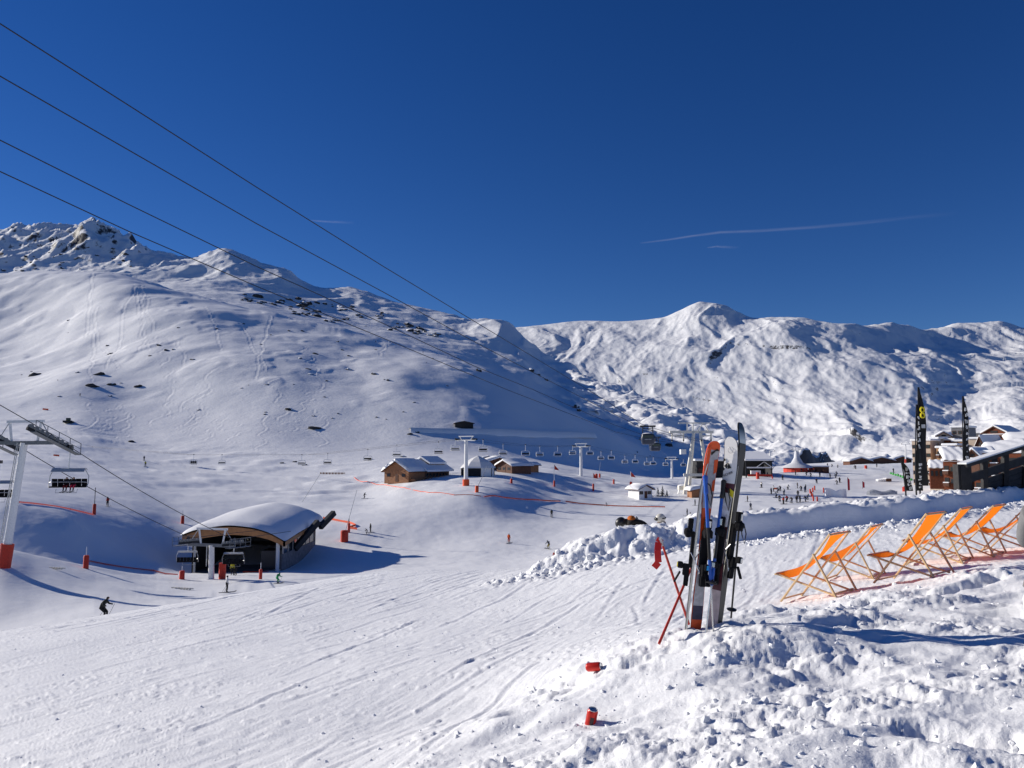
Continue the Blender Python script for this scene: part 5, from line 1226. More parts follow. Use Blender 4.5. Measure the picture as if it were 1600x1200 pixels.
feather('short black feather flag with white lettering leaning at the snow wall', 1421, 772, 720, 30, 1, -5, marks(.08, .72, 6, .5, .14, .13), 10)
# ------------------------------------------------------------------ people
def cloth(col, r=.8): return mat('cloth_%02x%02x%02x' % tuple(int(c * 255) for c in col), col, r, var=.1, scale=12, spec=.15)
def col2(*c): return cloth(c)
SKIN = mat('skin', (.48, .28, .20), .6, var=.05)
POSES = {
 'stand': dict(pel=(0,0,.94), spi=(0,.01,1.12), che=(0,.02,1.34), nec=(0,.02,1.49), hea=(0,.04,1.60), top=(0,.04,1.70), sh=(.19,.02,1.41), el=(.27,-.02,1.14), wr=(.25,.12,.94), ha=(.24,.17,.87), hi=(.10,0,.90), kn=(.13,.05,.50), an=(.14,-.02,.10), to=(.15,.16,.05)),
 'ski': dict(pel=(0,-.18,.80), spi=(0,-.08,.97), che=(0,.10,1.14), nec=(0,.20,1.26), hea=(0,.27,1.36), top=(0,.29,1.46), sh=(.20,.10,1.21), el=(.34,.16,.98), wr=(.33,.40,.96), ha=(.32,.47,.95), hi=(.11,-.16,.78), kn=(.15,.13,.50), an=(.15,-.04,.12), to=(.15,.15,.06)),
 'lean': dict(pel=(.16,-.14,.80), spi=(.14,-.04,.99), che=(.10,.10,1.18), nec=(.06,.18,1.31), hea=(.04,.24,1.42), top=(.03,.26,1.52), sh=(.20,.10,1.25), el=(.36,.14,1.02), wr=(.40,.36,.98), ha=(.41,.43,.97), hi=(.11,-.12,.78), kn=(.02,.12,.48), an=(-.14,-.04,.12), to=(-.14,.15,.06)),
 'sit': dict(pel=(0,0,.12), spi=(0,-.03,.30), che=(0,-.02,.52), nec=(0,.01,.67), hea=(0,.04,.78), top=(0,.04,.88), sh=(.19,0,.59), el=(.25,.08,.34), wr=(.18,.28,.28), ha=(.15,.34,.28), hi=(.10,.02,.10), kn=(.12,.46,.10), an=(.12,.50,-.32), to=(.12,.66,-.36)),
 'bend': dict(pel=(0,-.35,.92), spi=(0,-.20,1.05), che=(0,.06,1.16), nec=(0,.22,1.20), hea=(0,.33,1.16), top=(0,.42,1.12), sh=(.19,.10,1.16), el=(.27,.20,.92), wr=(.20,.36,.74), ha=(.18,.42,.68), hi=(.10,-.33,.88), kn=(.12,-.18,.48), an=(.13,-.25,.10), to=(.14,-.05,.05)),
}
RAD = dict(pel=.155, spi=.135, che=.165, nec=.065, hea=.105, top=.075, sh=.085, el=.058, wr=.045, ha=.05, hi=.105, kn=.075, an=.058, to=.05)
def body_mesh(name, pose, jacket, pants, helmet, glove, boots=None, subdiv=1, bulk=1.08):
    J = POSES[pose]; names, co, edges = [], [], []
    off = J['pel'][0]
    def ad(nm, p): names.append(nm); co.append(p); return len(co) - 1
    c = {k: ad(k, J[k]) for k in ('pel', 'spi', 'che', 'nec', 'hea', 'top')}
    edges += [(c['pel'], c['spi']), (c['spi'], c['che']), (c['che'], c['nec']), (c['nec'], c['hea']), (c['hea'], c['top'])]
    for s in (-1, 1):
        i = {}
        for k in ('sh', 'el', 'wr', 'ha', 'hi', 'kn', 'an', 'to'):
            p = J[k]
            if pose == 'lean' and k in ('hi', 'kn', 'an', 'to'): q = ((.16 if k == 'hi' else p[0]) + s * .12, p[1], p[2])
            elif pose == 'lean': q = (.10 + s * (p[0] - .06), p[1], p[2])
            else: q = (s * p[0], p[1], p[2])
            i[k] = ad(k, q)
        edges += [(c['che'], i['sh']), (i['sh'], i['el']), (i['el'], i['wr']), (i['wr'], i['ha']), (c['pel'], i['hi']), (i['hi'], i['kn']), (i['kn'], i['an']), (i['an'], i['to'])]
    me = bpy.data.meshes.new(name); me.from_pydata(co, edges, []); o = bpy.data.objects.new(name, me); C.objects.link(o)
    sk = o.modifiers.new('skin', 'SKIN'); sk.use_smooth_shade = True
    for q, nm in zip(me.skin_vertices[0].data, names):
        r_ = RAD[nm] * (bulk if nm not in ('hea', 'top', 'nec') else 1.12); q.radius = (r_, r_)
    me.skin_vertices[0].data[c['pel']].use_root = True
    if subdiv: sb_ = o.modifiers.new('sub', 'SUBSURF'); sb_.levels = subdiv; sb_.render_levels = subdiv
    bpy.context.view_layer.update(); dg = bpy.context.evaluated_depsgraph_get()
    out = bpy.data.meshes.new_from_object(o.evaluated_get(dg)); bpy.data.objects.remove(o); out.name = name
    out.materials.clear()
    mats_ = [jacket, pants, helmet, glove, boots or M_black, SKIN]
    for m_ in mats_: out.materials.append(m_)
    reg = {'pel': 1, 'spi': 0, 'che': 0, 'nec': 0, 'hea': 2, 'top': 2, 'sh': 0, 'el': 0, 'wr': 0, 'ha': 3, 'hi': 1, 'kn': 1, 'an': 4, 'to': 4}
    cc = np.array(co); rg = np.array([reg[n_] for n_ in names])
    pc = np.array([p.center[:] for p in out.polygons])
    dist = ((pc[:, None, :] - cc[None]) ** 2).sum(2) / np.array([RAD[n_] for n_ in names])[None] ** 1.0
    idx = rg[np.argmin(dist, 1)]
    hz = np.array(J['hea']); fw = np.array([0, 1, 0])
    face_ = (idx == 2) & ((pc - hz) @ fw > .06) & (pc[:, 2] < hz[2] + .03)
    idx = np.where(face_, 5, idx)
    out.polygons.foreach_set('material_index', idx.astype(np.int32)); out.polygons.foreach_set('use_smooth', np.ones(len(out.polygons), bool)); out.update()
    return out
def ski_prop(t, mesh_w=.10, x=.15, y0=-.75, y1=.95, m_=None, z=.02):
    for s in (-1, 1):
        mb = MB(); mb.loft([[V((s * x - .05, y, z + zz)), V((s * x + .05, y, z + zz)), V((s * x + .05, y, z + .025 + zz)), V((s * x - .05, y, z + .025 + zz))] for y, zz in ((y0, 0), (y1 - .25, 0), (y1 - .08, .05), (y1, .13))]); mb.build('ski', m_ or M_black, t)
def pole_prop(t, hx, hy, hz_):
    for s in (-1, 1): MB().tube([(s * hx, hy, hz_), (s * (hx + .12), hy - .55, .05)], .012, 5).build('ski_pole', M_dark, t)
BODY = {}
def person(label, loc, rz, pose='stand', jacket=(.02, .02, .025), pants=(.015, .015, .02), helmet=(.02, .02, .02), skis=True, poles=True, group=None, scale=1.0, subdiv=1):
    key = (pose, jacket, pants, helmet, subdiv)
    if key not in BODY: BODY[key] = body_mesh('body', pose, cloth(jacket), cloth(pants), cloth(helmet, .4), cloth((.02, .02, .02)), subdiv=subdiv)
    t = thing('person', label, 'person', loc, rz, group)
    b = bpy.data.objects.new('body', BODY[key]); C.objects.link(b); b.parent = t
    off = 0.0 if pose != 'lean' else 0.0
    if skis: ski_prop(t, x=.14) if pose != 'sit' else None
    if poles and pose in ('stand', 'ski', 'lean'):
        h_ = POSES[pose]['ha']; pole_prop(t, h_[0], h_[1], h_[2])
    t.scale = (scale,) * 3
    return t
DK, NV, RD, GY, WH, OR, BR, GN, YL = (.018, .018, .022), (.02, .03, .07), (.38, .03, .02), (.12, .12, .13), (.6, .6, .6), (.55, .12, .02), (.07, .045, .03), (.03, .12, .05), (.45, .40, .04)
def put(label, u, v, rz, pose='ski', group=None, Y=None, **kw):
    p = hit(u, v) if Y is None else at(u, v, Y)
    if p is None: return None
    return person(label, V((p.x, p.y, ground(p.x, p.y))), rz, pose, group=group, **kw)
# the skier on the lower piste and others that stand apart
put('skier in dark clothes leaning into a turn on the lower piste', 163, 967, R(-100), 'lean', jacket=(.025, .028, .026), pants=(.02, .02, .02), subdiv=2, scale=1.08)
put('skier half hidden by the lip of the foreground slope', 354, 926, R(-60), 'stand', jacket=WH, pants=DK)
put('child in a bright green jacket crouching at the lip near the station', 434, 912, R(-40), 'ski', jacket=(.02, .30, .10), pants=(.02, .25, .09), helmet=(.02, .3, .1), scale=.85)
G1 = 'skiers around the arched station'
put('skier with raised arm on the plateau above the shaded bank', 168, 791, R(70), 'stand', jacket=RD, pants=DK)
put('skier in a yellow vest standing in the station mouth', 363, 899, R(180), 'stand', jacket=YL, pants=DK, skis=False, poles=False)
put('dark figure next to the yellow vest in the station mouth', 368, 899, R(150), 'stand', jacket=DK, pants=DK, skis=False, poles=False)
put('taller of two figures at the edge of the station shadow', 579, 832, R(120), 'stand', jacket=DK, pants=DK)
put('smaller child figure at the edge of the station shadow', 573, 835, R(100), 'ski', jacket=DK, pants=GY, scale=.75)
put('skier in an orange jacket on the open piste below the chalet', 795, 849, R(-30), 'stand', jacket=(.62, .10, .02), pants=RD)
put('skier crouching low on the open piste beside the ploughed bank', 857, 858, R(40), 'ski', jacket=GY, pants=(.25, .2, .06))
put('lone skier gliding between the station and the chalet net', 569, 779, R(-60), 'lean', jacket=DK, pants=DK)
put('skier standing alone in the middle of the flat piste', 862, 808, R(10), 'stand', jacket=(.05, .05, .02), pants=DK)
put('small figure in red and white just beyond the snow lip', 867, 880, R(0), 'stand', jacket=RD, pants=WH)
put('person sitting on the snow under the orange net', 948, 791, R(80), 'ski', jacket=DK, pants=DK, scale=.7)
put('first of two skiers descending side by side beneath the tall pylon cables', 227, 729, R(0), 'stand', jacket=YL, pants=DK); put('second of two skiers descending side by side, in blue', 225, 720, R(0), 'stand', jacket=NV, pants=DK)
for u, v, lab in ((995, 820, 'skier above the bent-over person beyond the ploughed bank'), (1074, 806, 'skier behind the planted skis, left of two'), (1079, 812, 'skier behind the planted skis, right of two'), (1086, 790, 'skier standing below the wooden kiosk'), (1168, 784, 'skier in a brown jacket beside the curved snow bank'), (1173, 796, 'skier bending forward beside the snow wall')):
    put(lab.replace('left of two', 'the shorter one').replace('right of two', 'the broader one'), u, v, rnd.uniform(-2, 2), rnd.choice(['stand', 'ski', 'stand']), jacket=BR if 'brown' in lab else rnd.choice([DK, GY, NV]), pants=DK)
put('tiny dark skier high on the open hillside above the tall pylon', 125, 619, R(20), 'stand'); 
put('tiny skier on the hill near the rock band', 587, 535, R(20), 'stand', jacket=DK); put('tiny skier on the lit piste below the rocks', 661, 552, R(20), 'stand', jacket=DK)
# the crowd on the beginners' piste
crowd = [(1190, 762), (1205, 772), (1209, 768), (1213, 778), (1215, 770), (1219, 767), (1225, 773), (1231, 765), (1246, 763), (1247, 776), (1252, 767), (1258, 769), (1259, 766), (1218, 783), (1225, 787), (1229, 784), (1237, 786), (1245, 785), (1250, 785), (1259, 784), (1262, 781), (1224, 788),
         (1243, 742), (1260, 743), (1267, 745), (1276, 755), (1281, 745), (1297, 747), (1306, 747), (1307, 743), (1308, 757), (1312, 754), (1309, 731), (1300, 730), (1293, 729), (1370, 730), (1396, 738), (1337, 733), (1258, 738), (1263, 738), (1252, 738), (1272, 738), (1335, 732), (1223, 750), (1199, 745)]
for k, (u, v) in enumerate(crowd):
    jk = rnd.choice([DK, DK, DK, NV, GY, RD, BR, WH]); po = rnd.choice(['stand', 'stand', 'ski', 'lean'])
    cn_ = {DK: 'black', NV: 'navy', GY: 'grey', RD: 'red', BR: 'brown', WH: 'white'}[jk]; wh_ = 'near the snow sculpture' if v > 760 else 'close to the red bar' if u < 1320 else 'on the rise by the valley huts'
    put('distant figure in a %s jacket, %s, %s' % (cn_, {'stand': 'standing', 'ski': 'crouching', 'lean': 'leaning into a turn'}[po], wh_), u, v, rnd.uniform(-3, 3), po, 'skiers on the beginners piste', jacket=jk, pants=rnd.choice([DK, DK, GY, NV]), subdiv=0, poles=False, scale=1.06)
# riders
def rider(label, loc, rz, jk, pt): 
    t = person(label, loc, rz, 'sit', jacket=jk, pants=pt, skis=False, poles=False, group='chairlift riders')
    for s in (-1, 1): MB().bar((s * .12, .15, -.42), (s * .12, 1.45, -.50), .10, .03).build('ski', M_dark, t)
    return t
cA = chA[0][0]; rza = rzA + R(32) + math.pi; rot = Matrix.Rotation(rza, 3, 'Z')
rider('chairlift rider in pink-red trousers on the bubble chair', cA + rot @ V((-.45, .05, -3.68)), rza, DK, (.55, .03, .07)); rider('chairlift rider in dark red trousers on the bubble chair', cA + rot @ V((.15, .05, -3.68)), rza, DK, (.16, .02, .02))
if rider_chair_B is not None:
    rb_ = math.atan2(-dirB.x, dirB.y) + R(42); rot = Matrix.Rotation(rb_, 3, 'Z')
    for k in (-1, 0, 1): rider('dark rider on the four-seat chair above the flat piste', rider_chair_B + rot @ V((k * .62, .12, -2.85)), rb_, DK, DK)
# the two people behind the ploughed bank
Yp = 22.3
pz = at(990, 813, Yp).z; b1 = V((at(985, 812, Yp).x + .15, Yp, at(985, 812, Yp).z - 1.16))
POSES['dig'] = dict(POSES['bend'], che=(0,.10,1.12), nec=(0,.26,1.12), hea=(0,.40,1.08), top=(0,.48,1.04), sh=(.19,.14,1.10), el=(.30,.26,.84), wr=(.28,.46,.78), ha=(.27,.54,.80))
t = person('person bending forward behind the ploughed bank, black helmet and orange-shouldered jacket', b1, R(84), 'dig', jacket=(.025, .022, .02), pants=DK, helmet=(.01, .01, .01), skis=False, poles=False, subdiv=2)
hp = V(POSES['dig']['hea'])
MB().ball(hp + V((0, .03, .0)), (.145, .165, .14), 16, 10, Matrix.Rotation(R(-50), 3, 'X')).build('helmet', M_black, t, smooth=True)
MB().ball(hp + V((.02, .12, -.02)), (.11, .06, .06), 12, 6, Matrix.Rotation(R(-50), 3, 'X')).build('goggles', M_glass, t, smooth=True)
oy = MB(); oy.ball(V(POSES['dig']['che']) + V((0, .02, .06)), (.20, .12, .10), 14, 8); oy.build('jacket_yoke', cloth((.42, .11, .02)), t, smooth=True)
b2 = V((at(1034, 808, Yp + .8).x, Yp + .8, at(1034, 800, Yp + .8).z - 1.80))
t = person('person in a cream white ski helmet showing just above the ploughed bank', b2, R(100), 'stand', jacket=(.04, .03, .03), pants=DK, helmet=(.5, .46, .4), skis=False, poles=False, subdiv=2)
hp = V(POSES['stand']['hea'])
MB().ball(hp + V((0, .0, .02)), (.135, .155, .135), 16, 10).build('helmet', mat('cream_helmet', (.60, .57, .50), .3, var=.04), t, smooth=True)
MB().tube([hp + V((.13, .0, .02)), hp + V((.10, -.12, .03)), hp + V((0, -.158, .04)), hp + V((-.10, -.12, .03)), hp + V((-.13, 0, .02))], .018, 6).build('goggle_strap', M_black, t)
MB().ball(hp + V((0, .14, 0)), (.10, .05, .055), 12, 6).build('goggles', M_black, t, smooth=True)
MB().ball(hp + V((.05, -.05, -.12)), (.15, .13, .07), 12, 6).build('collar', M_brown, t, smooth=True)
# someone sitting at the very edge of the picture in a grey coat
pg = at(1660, 965, 6.6); zg = ground(pg.x, pg.y)
t = person('person in a light grey coat sitting low on the snow bank by the deck chairs', V((pg.x, pg.y, zg + .22)), R(-40), 'sit', jacket=(.17, .17, .175), pants=(.06, .05, .05), helmet=(.04, .03, .03), skis=False, poles=False, subdiv=2)
MB().loft([[V((.27 * w_ * math.cos(a_), .24 * w_ * math.sin(a_) + .02, z)) for a_ in [k * math.pi / 8 for k in range(16)]] for z, w_ in ((.68, .30), (.64, .52), (.57, .82), (.45, .80), (.32, .74), (.22, .76), (.08, .90), (-.03, 1.0))]).build('coat', cloth((.17, .17, .175)), t, smooth=True)
MB().box((0, -.02, -.13), (.5, .45, .22)).build('seat_block', M_snowcap, t, bevel=.08)
MB().bar((-.16, .17, .50), (-.20, .20, .10), .012, .012).build('zip', M_black, t)

# ------------------------------------------------------------------ padded poles, snow lances, flags, nets
def pad_post(label, u, v, h_px, pole_px, w_px, pole_m=M_white, m_=M_red, lean=0, group='red padded posts', flag=None, lance=None, Y=None):
    p = hit(u, v) if Y is None else at(u, v, Y); p = V((p.x, p.y, ground(p.x, p.y))); k = pxm(p.y); t = thing('padded_post', label, 'padded post', p, 0, group); r_ = w_px * k / 2
    MB().tube([(0, 0, -.3), (0, 0, h_px * k * .93), (0, 0, h_px * k)], [r_, r_, r_ * .8], 10).build('padding', m_, t, smooth=True)
    if pole_px: MB().tube([(0, 0, h_px * k), (lean * k, 0, pole_px * k)], max(.035, .5 * k), 6).build('pole', pole_m, t)
    if flag:
        fx = lean * k; z1 = pole_px * k
        MB().prism([(fx, 0, z1), (fx, 0, z1 - 8 * k), (fx + 8 * k, .05, z1 - 9.5 * k)], (0, .03, 0)).build('flag', M_red, t)
    if lance:
        du, dv = lance; MB().tube([(0, 0, h_px * k * .6), (du * k, .5, dv * k)], max(.04, .45 * k), 6).build('lance', M_grey, t)
    return t
pad_post('red padded post with tall dark pole on the lip above the shaded bank', 147, 804, 16, 41, 5, M_dark)
pad_post('red padded post with short white stub below the shaded bank', 134, 888, 20, 33, 8)
pad_post('red padded post with thin stub on the slope behind the station', 285, 818, 12, 20, 5)
pad_post('red padded post with white stub in front of the outer chair at the station', 284, 905, 13, 20, 8)
pad_post('red padded post with white stub at the right foot of the station mouth', 407, 905, 15, 25, 5)
pad_post('dark red padded block with tilted snow lance next to the station shadow', 538, 846, 17, 0, 12, lance=(17, 78))
pad_post('slim dark red post directly behind the red block with the lance', 545, 832, 14, 22, 4, M_dark)
pad_post('orange padded block with tilted lance beside the T-shaped pylon', 745, 769, 10, 0, 6, m_=MATS['orange_padding'], lance=(17, 41))
pad_post('red padded post with flagpole and red pennant beyond the open piste', 866, 760, 9, 34, 3, flag=True)
pad_post('red padded post with pole and red pennant beside the snow lance mound', 927, 767, 11, 28, 3, flag=True)
pad_post('tall red padded post with white pole and pennant in front of the white hut', 986, 772, 19, 35, 4, flag=True)
pad_post('small plain red post on the snow mound right of the marquee', 799, 755, 7, 11, 4)
pad_post('small red post leaning beyond the pennants', 959, 756, 7, 0, 3, lean=2)
pad_post('small red disc sign on a short stick by the snow lances', 932, 748, 6, 8, 4, Y=262); pad_post('second red disc sign close to the first on a short stick', 937, 747, 6, 8, 3, Y=264)
pad_post('large red padded box by the sloping-roof lift station', 1184, 748, 10, 0, 5); pad_post('red padded base of a tilted snow lance by the lift station', 1203, 742, 5, 0, 4, lance=(11, 17))
pad_post('small red post at the end of the curved snow bank', 1207, 748, 4, 0, 2); pad_post('large red crash pad on the rise near the valley huts', 1353, 732, 5, 0, 4); pad_post('red crash pad below the thin far pylon', 1411, 728, 4, 0, 2.5)
pad_post('red post standing left of the white snow sculpture', 1287, 770, 8, 0, 2)
for k, (u, v) in enumerate([(1266, 771), (1270, 769), (1268, 775), (1270, 778), (1271, 783), (1277, 783), (1273, 766)]): pad_post('red upright cone bollard in the cluster left of the snow sculpture', u, v, 7, 0, 2.2, group='red cone bollards')
pad_post('first red post near the plastic-covered snow tunnel', 1411, 768, 7, 0, 2); pad_post('second red post near the plastic-covered snow tunnel, slightly taller', 1413, 768, 8, 0, 2)
# lances behind the station
for k, (u0, v0, u1, v1, lab) in enumerate([(472, 782, 500, 741, 'tilted snow lance rising behind the arched roof'), (936, 742, 938, 722, 'thin snow lance beside the red discs')]):
    p = hit(u0, v0 + 2); b_ = at(u0, v0, p.y); e_ = at(u1, v1, p.y); o = MB().tube([V((0, 0, -.4)), e_ - b_], .06, 6).build('snow_lance', M_grey, None); o.location = b_; tag(o, lab, 'snow lance', 'snow lances')
# nets
def net(label, pix, h_px, m_=M_orange, post_every=6.0, group='orange safety nets', Y=None):
    pts = []
    for (u, v) in pix:
        p = hit(u, v); pts.append(V((p.x, p.y, ground(p.x, p.y))))
    o0 = pts[0].copy(); t = thing('safety_net', label, 'net', o0, 0, group); fine = []
    for a_, b_ in zip(pts[:-1], pts[1:]):
        n_ = max(2, int((b_ - a_).length / 2.0))
        for k in range(n_): q = a_.lerp(b_, k / n_); fine.append(V((q.x, q.y, ground(q.x, q.y))))
    fine.append(pts[-1]); mb = MB(); vs = []
    for k, q in enumerate(fine):
        h_ = h_px * pxm(q.y) * (1 + .08 * math.sin(k * 1.7)); vs += [q - o0 + V((0, 0, .04)), q - o0 + V((0, .02 * math.sin(k), h_ * .5)), q - o0 + V((0, 0, h_))]
    mb.add(vs, [(3 * k + j, 3 * k + 3 + j, 3 * k + 4 + j, 3 * k + 1 + j) for k in range(len(fine) - 1) for j in (0, 1)]); mb.build('mesh_sheet', m_, t)
    d_acc = 0
    for k in range(0, len(fine), 4):
        q = fine[k] - o0; MB().tube([q - V((0, 0, .3)), q + V((0, 0, h_px * pxm(fine[k].y) * 1.15))], .03, 5).build('net_post', M_red, t)
    return t
net('orange net running from the snow heaps down past the chalet', [(553, 746), (575, 753), (600, 758), (642, 765)], 1.1)
net('orange net segment below the chalet and the T-shaped pylon', [(645, 766), (670, 770), (710, 774), (752, 776)], 1.2)
net('orange net segment across the middle of the basin', [(757, 777), (800, 779), (840, 782), (876, 784)], 1.8)
net('orange net segment carrying a small banner frame', [(884, 784), (905, 787), (940, 790), (985, 792), (1039, 793)], 1.8)
net('short zigzag orange net behind the station corner', [(505, 811), (520, 813), (546, 818), (556, 822), (545, 826), (558, 828)], 3.4)
M_pinknet = mat('thin_red_net', (.42, .10, .10), .8, var=.2, trans=.3)
net('thin red net along the lip of the shaded bank', [(30, 786), (70, 790), (110, 797), (147, 806)], 2.5, M_pinknet, group='thin red nets'); net('thin red net along the foot of the shaded bank', [(140, 878), (190, 887), (240, 893), (278, 899)], 2.5, M_pinknet, group='thin red nets')
# orange marker boards on the upper piste
for (u, v, lab) in ((71, 639, 'upper orange marker board on the groomed hillside'), (88, 711, 'orange marker board hanging below the tall pylon head'), (1213, 763, 'flat orange marker strip on the beginners piste')):
    p = hit(u, v + 2); k = pxm(p.y); t = thing('marker_board', lab, 'marker board', p, 0, 'orange marker boards'); MB().box((0, 0, 1.6 * k), (9 * k if u < 1000 else 7 * k, .06, 2.4 * k), Matrix.Rotation(.08, 3, 'Y')).build('board', M_orange, t)
    for s in (-1, 1): MB().tube([(s * 3 * k, .05, -.5), (s * 3 * k, .05, 2.6 * k)], .04, 5).build('stake', M_grey, t)
# piste machine far up, snow barriers
p = hit(107, 661); sm_t = thing('snow_groomer', 'small dark snow groomer driving down the groomed hillside', 'snow groomer', V((p.x, p.y, ground(p.x, p.y))), R(200)); k = 1.0
MB().box((0, 0, .75), (2.2, 3.6, .8)).build('body', M_yellow, sm_t, bevel=.15); MB().box((0, .5, 1.7), (1.9, 1.7, 1.2)).build('cab', M_glass, sm_t, bevel=.25)
for s in (-1, 1): MB().box((s * 1.45, 0, .5), (.8, 4.2, .9)).build('track', M_dark, sm_t, bevel=.3)
MB().box((0, 2.6, .6), (3.8, .3, .9)).build('blade', M_dark, sm_t); MB().box((0, -2.7, .5), (4.0, .9, .5)).build('tiller', M_dark, sm_t)
# wooden rail frames by the piste edge
for (u, v, n_, lab) in ((520, 741, 8, 'row of low wooden rail frames on the snow heaps'), (285, 921, 7, 'low cream barrier lying on the lower piste near the short pylon'), (85, 889, 7, 'low cream barrier lying on the lower piste below the tall pylon')):
    p = hit(u, v); k = pxm(p.y); t = thing('barrier', lab, 'barrier', V((p.x, p.y, ground(p.x, p.y))), R(-14), 'low barriers')
    for s in range(n_): MB().box(((s - n_ / 2) * 5.2 * k, 0, 1.2 * k), (1.1 * k, .25, 3.2 * k)).build('post', M_larch if u == 520 else M_cream, t)
    for z in (.9, 2.2): MB().box((-.3 * k, .15, z * k), (n_ * 5.2 * k, .1, .7 * k)).build('rail', M_larch if u == 520 else M_cream, t)
# small firs by the white hut
def fir(label, u, v, h_px, Y):
    p = at(u, v, Y); p.z = ground(p.x, p.y); H = h_px * pxm(Y); t = thing('fir_tree', label, 'fir tree', p, 0, 'small firs by the white hut')
    MB().tube([(0, 0, -.3), (0, 0, H * .9)], [.12, .02], 6).build('trunk', M_brown, t)
    mb = MB()
    for k in range(150):
        q = rnd.random() ** .8; z = H * (.08 + .9 * q); r_ = H * .30 * (1 - q) * rnd.uniform(.5, 1.1) + .05; a_ = rnd.uniform(0, 6.28); d_ = V((math.cos(a_), math.sin(a_), 0)); w_ = V((-d_.y, d_.x, 0)) * H * .05
        mb.mat(1 if rnd.random() < .28 else 0); c = V((0, 0, z)); mb.add([c + w_ * .3, c - w_ * .3, c + d_ * r_ - w_ - V((0, 0, r_ * .35)), c + d_ * r_ * 1.15 - V((0, 0, r_ * .5)), c + d_ * r_ + w_ - V((0, 0, r_ * .35))], [(0, 1, 2, 3, 4)])
    mb.build('crown', [mat('fir_needles', (.02, .035, .022), .9), M_snowcap], t)
fir('small dusted fir standing right next to the white hut', 1016, 763, 17, 226); fir('small fir left of the other two in the clump', 1028, 765, 14, 228); fir('tallest small fir in the clump', 1035, 766, 17, 229); fir('lowest bushy fir in the clump', 1042, 766, 10, 229)
# snow sculpture: an open book of snow, and the plastic-covered tunnel
p = hit(1307, 777); k = pxm(p.y); t = thing('snow_sculpture', 'white snow sculpture shaped like an open book on the beginners piste', 'snow sculpture', V((p.x, p.y, ground(p.x, p.y))))
for s in (-1, 1):
    rr_ = []
    for i in range(9):
        q = i / 8; x = s * q * 16 * k; z = (9 + 5 * math.sin(q * 2.2) * (1 if s < 0 else .8)) * k; y = -1.2 * math.sin(q * 3.1) * s * .6 + q * .6
        rr_.append([V((x, y - .5, -.3)), V((x, y - .45, z)), V((x, y + .45, z)), V((x, y + .5, -.3))])
    MB().loft(rr_).build('page', M_snowcap, t, smooth=True)
p = hit(1378, 773); k = pxm(p.y); t = thing('snow_tunnel', 'low wavy tunnel under clear plastic by the short feather flag', 'tunnel', V((p.x, p.y, ground(p.x, p.y)))); rr_ = []
for i in range(13):
    q = i / 12; x = (q - .5) * 42 * k; h_ = (7 + 1.5 * math.sin(q * 9)) * k * (1 if q < .9 else .9)
    rr_.append([V((x, -1.3 * math.cos(a_) * k * 5, h_ * math.sin(a_) - .1)) for a_ in [j * math.pi / 8 for j in range(9)]])
MB().loft(rr_, caps=False, closed=False).build('cover', mat('cloudy_plastic', (.55, .57, .60), .25, var=.15, scale=2, trans=.3), t, smooth=True)
MB().box((21 * k, 0, 3 * k), (.5, 8 * k, 6 * k)).build('entrance', M_white, t, bevel=.1)
p = hit(1383, 752); t = thing('play_hut', 'tiny brown hut among snow blocks beside the green fence', 'hut', V((p.x, p.y, ground(p.x, p.y)))); k = pxm(p.y)
MB().box((4 * k, 0, 2 * k), (8 * k, 2, 4 * k)).build('wall', M_brown, t); MB().box((4 * k, 0, 4.6 * k), (9 * k, 2.6, 1.2 * k)).build('roof_snow', M_snowcap, t, bevel=.1)
for s in range(4): MB().ball((-3 * k - s * 3 * k, -.5, 2 * k), (2.6 * k, 1.2, (3 - s * .4) * k), 8, 6).build('snow_block', M_snowcap, t)
# feather banners in red on the beginners piste
for (u, v, h_, lab) in ((1325, 768, 22, 'tall narrow red banner beside the snow sculpture'), (1348, 764, 12, 'short narrow red banner between the sculpture and the tunnel')):
    p = hit(u, v); k = pxm(p.y); t = thing('banner', lab, 'banner', V((p.x, p.y, ground(p.x, p.y))), 0, 'narrow red banners'); MB().tube([(0, 0, -.2), (0, 0, h_ * k)], .04, 5).build('pole', M_dark, t); MB().prism([(0.02, 0, 2 * k), (3.4 * k, .1, 2 * k), (3.4 * k, .1, h_ * .82 * k), (.02, 0, h_ * k)], (0, .03, 0)).build('cloth', mat('red_banner', (.40, .02, .04), .7), t)
# green fence
gm = M_green
for (u0, v0, u1, v1, lab) in ((1392, 741, 1424, 751, 'bright green low fence behind the feather flags'), (1444, 752, 1492, 753, 'bright green low fence in front of the apartment blocks')):
    a_, b_ = hit(u0, v0), hit(u1, v1); t = thing('fence', lab, 'fence', V((a_.x, a_.y, ground(a_.x, a_.y))), 0, 'green fences'); n_ = 9; k = pxm(a_.y)
    for i in range(n_):
        q = a_.lerp(b_, i / (n_ - 1)); q.z = ground(q.x, q.y); q -= t.location; MB().ball(q + V((0, 0, 1.6 * k)), (1.7 * k, .5, (2.4 if i % 2 else 1.7) * k), 8, 6).build('post', gm, t)
        if i: MB().bar(pq + V((0, 0, 1.8 * k)), q + V((0, 0, 1.8 * k)), .2, .5 * k).build('rail', gm, t)
        pq = q
p = at(1484, 764, 120); p.z = ground(p.x, p.y) if ground(p.x, p.y) < p.z else p.z; t = thing('snow_scooter', 'red snow scooter parked behind the snow wall near the timber ramp', 'snow scooter', p)
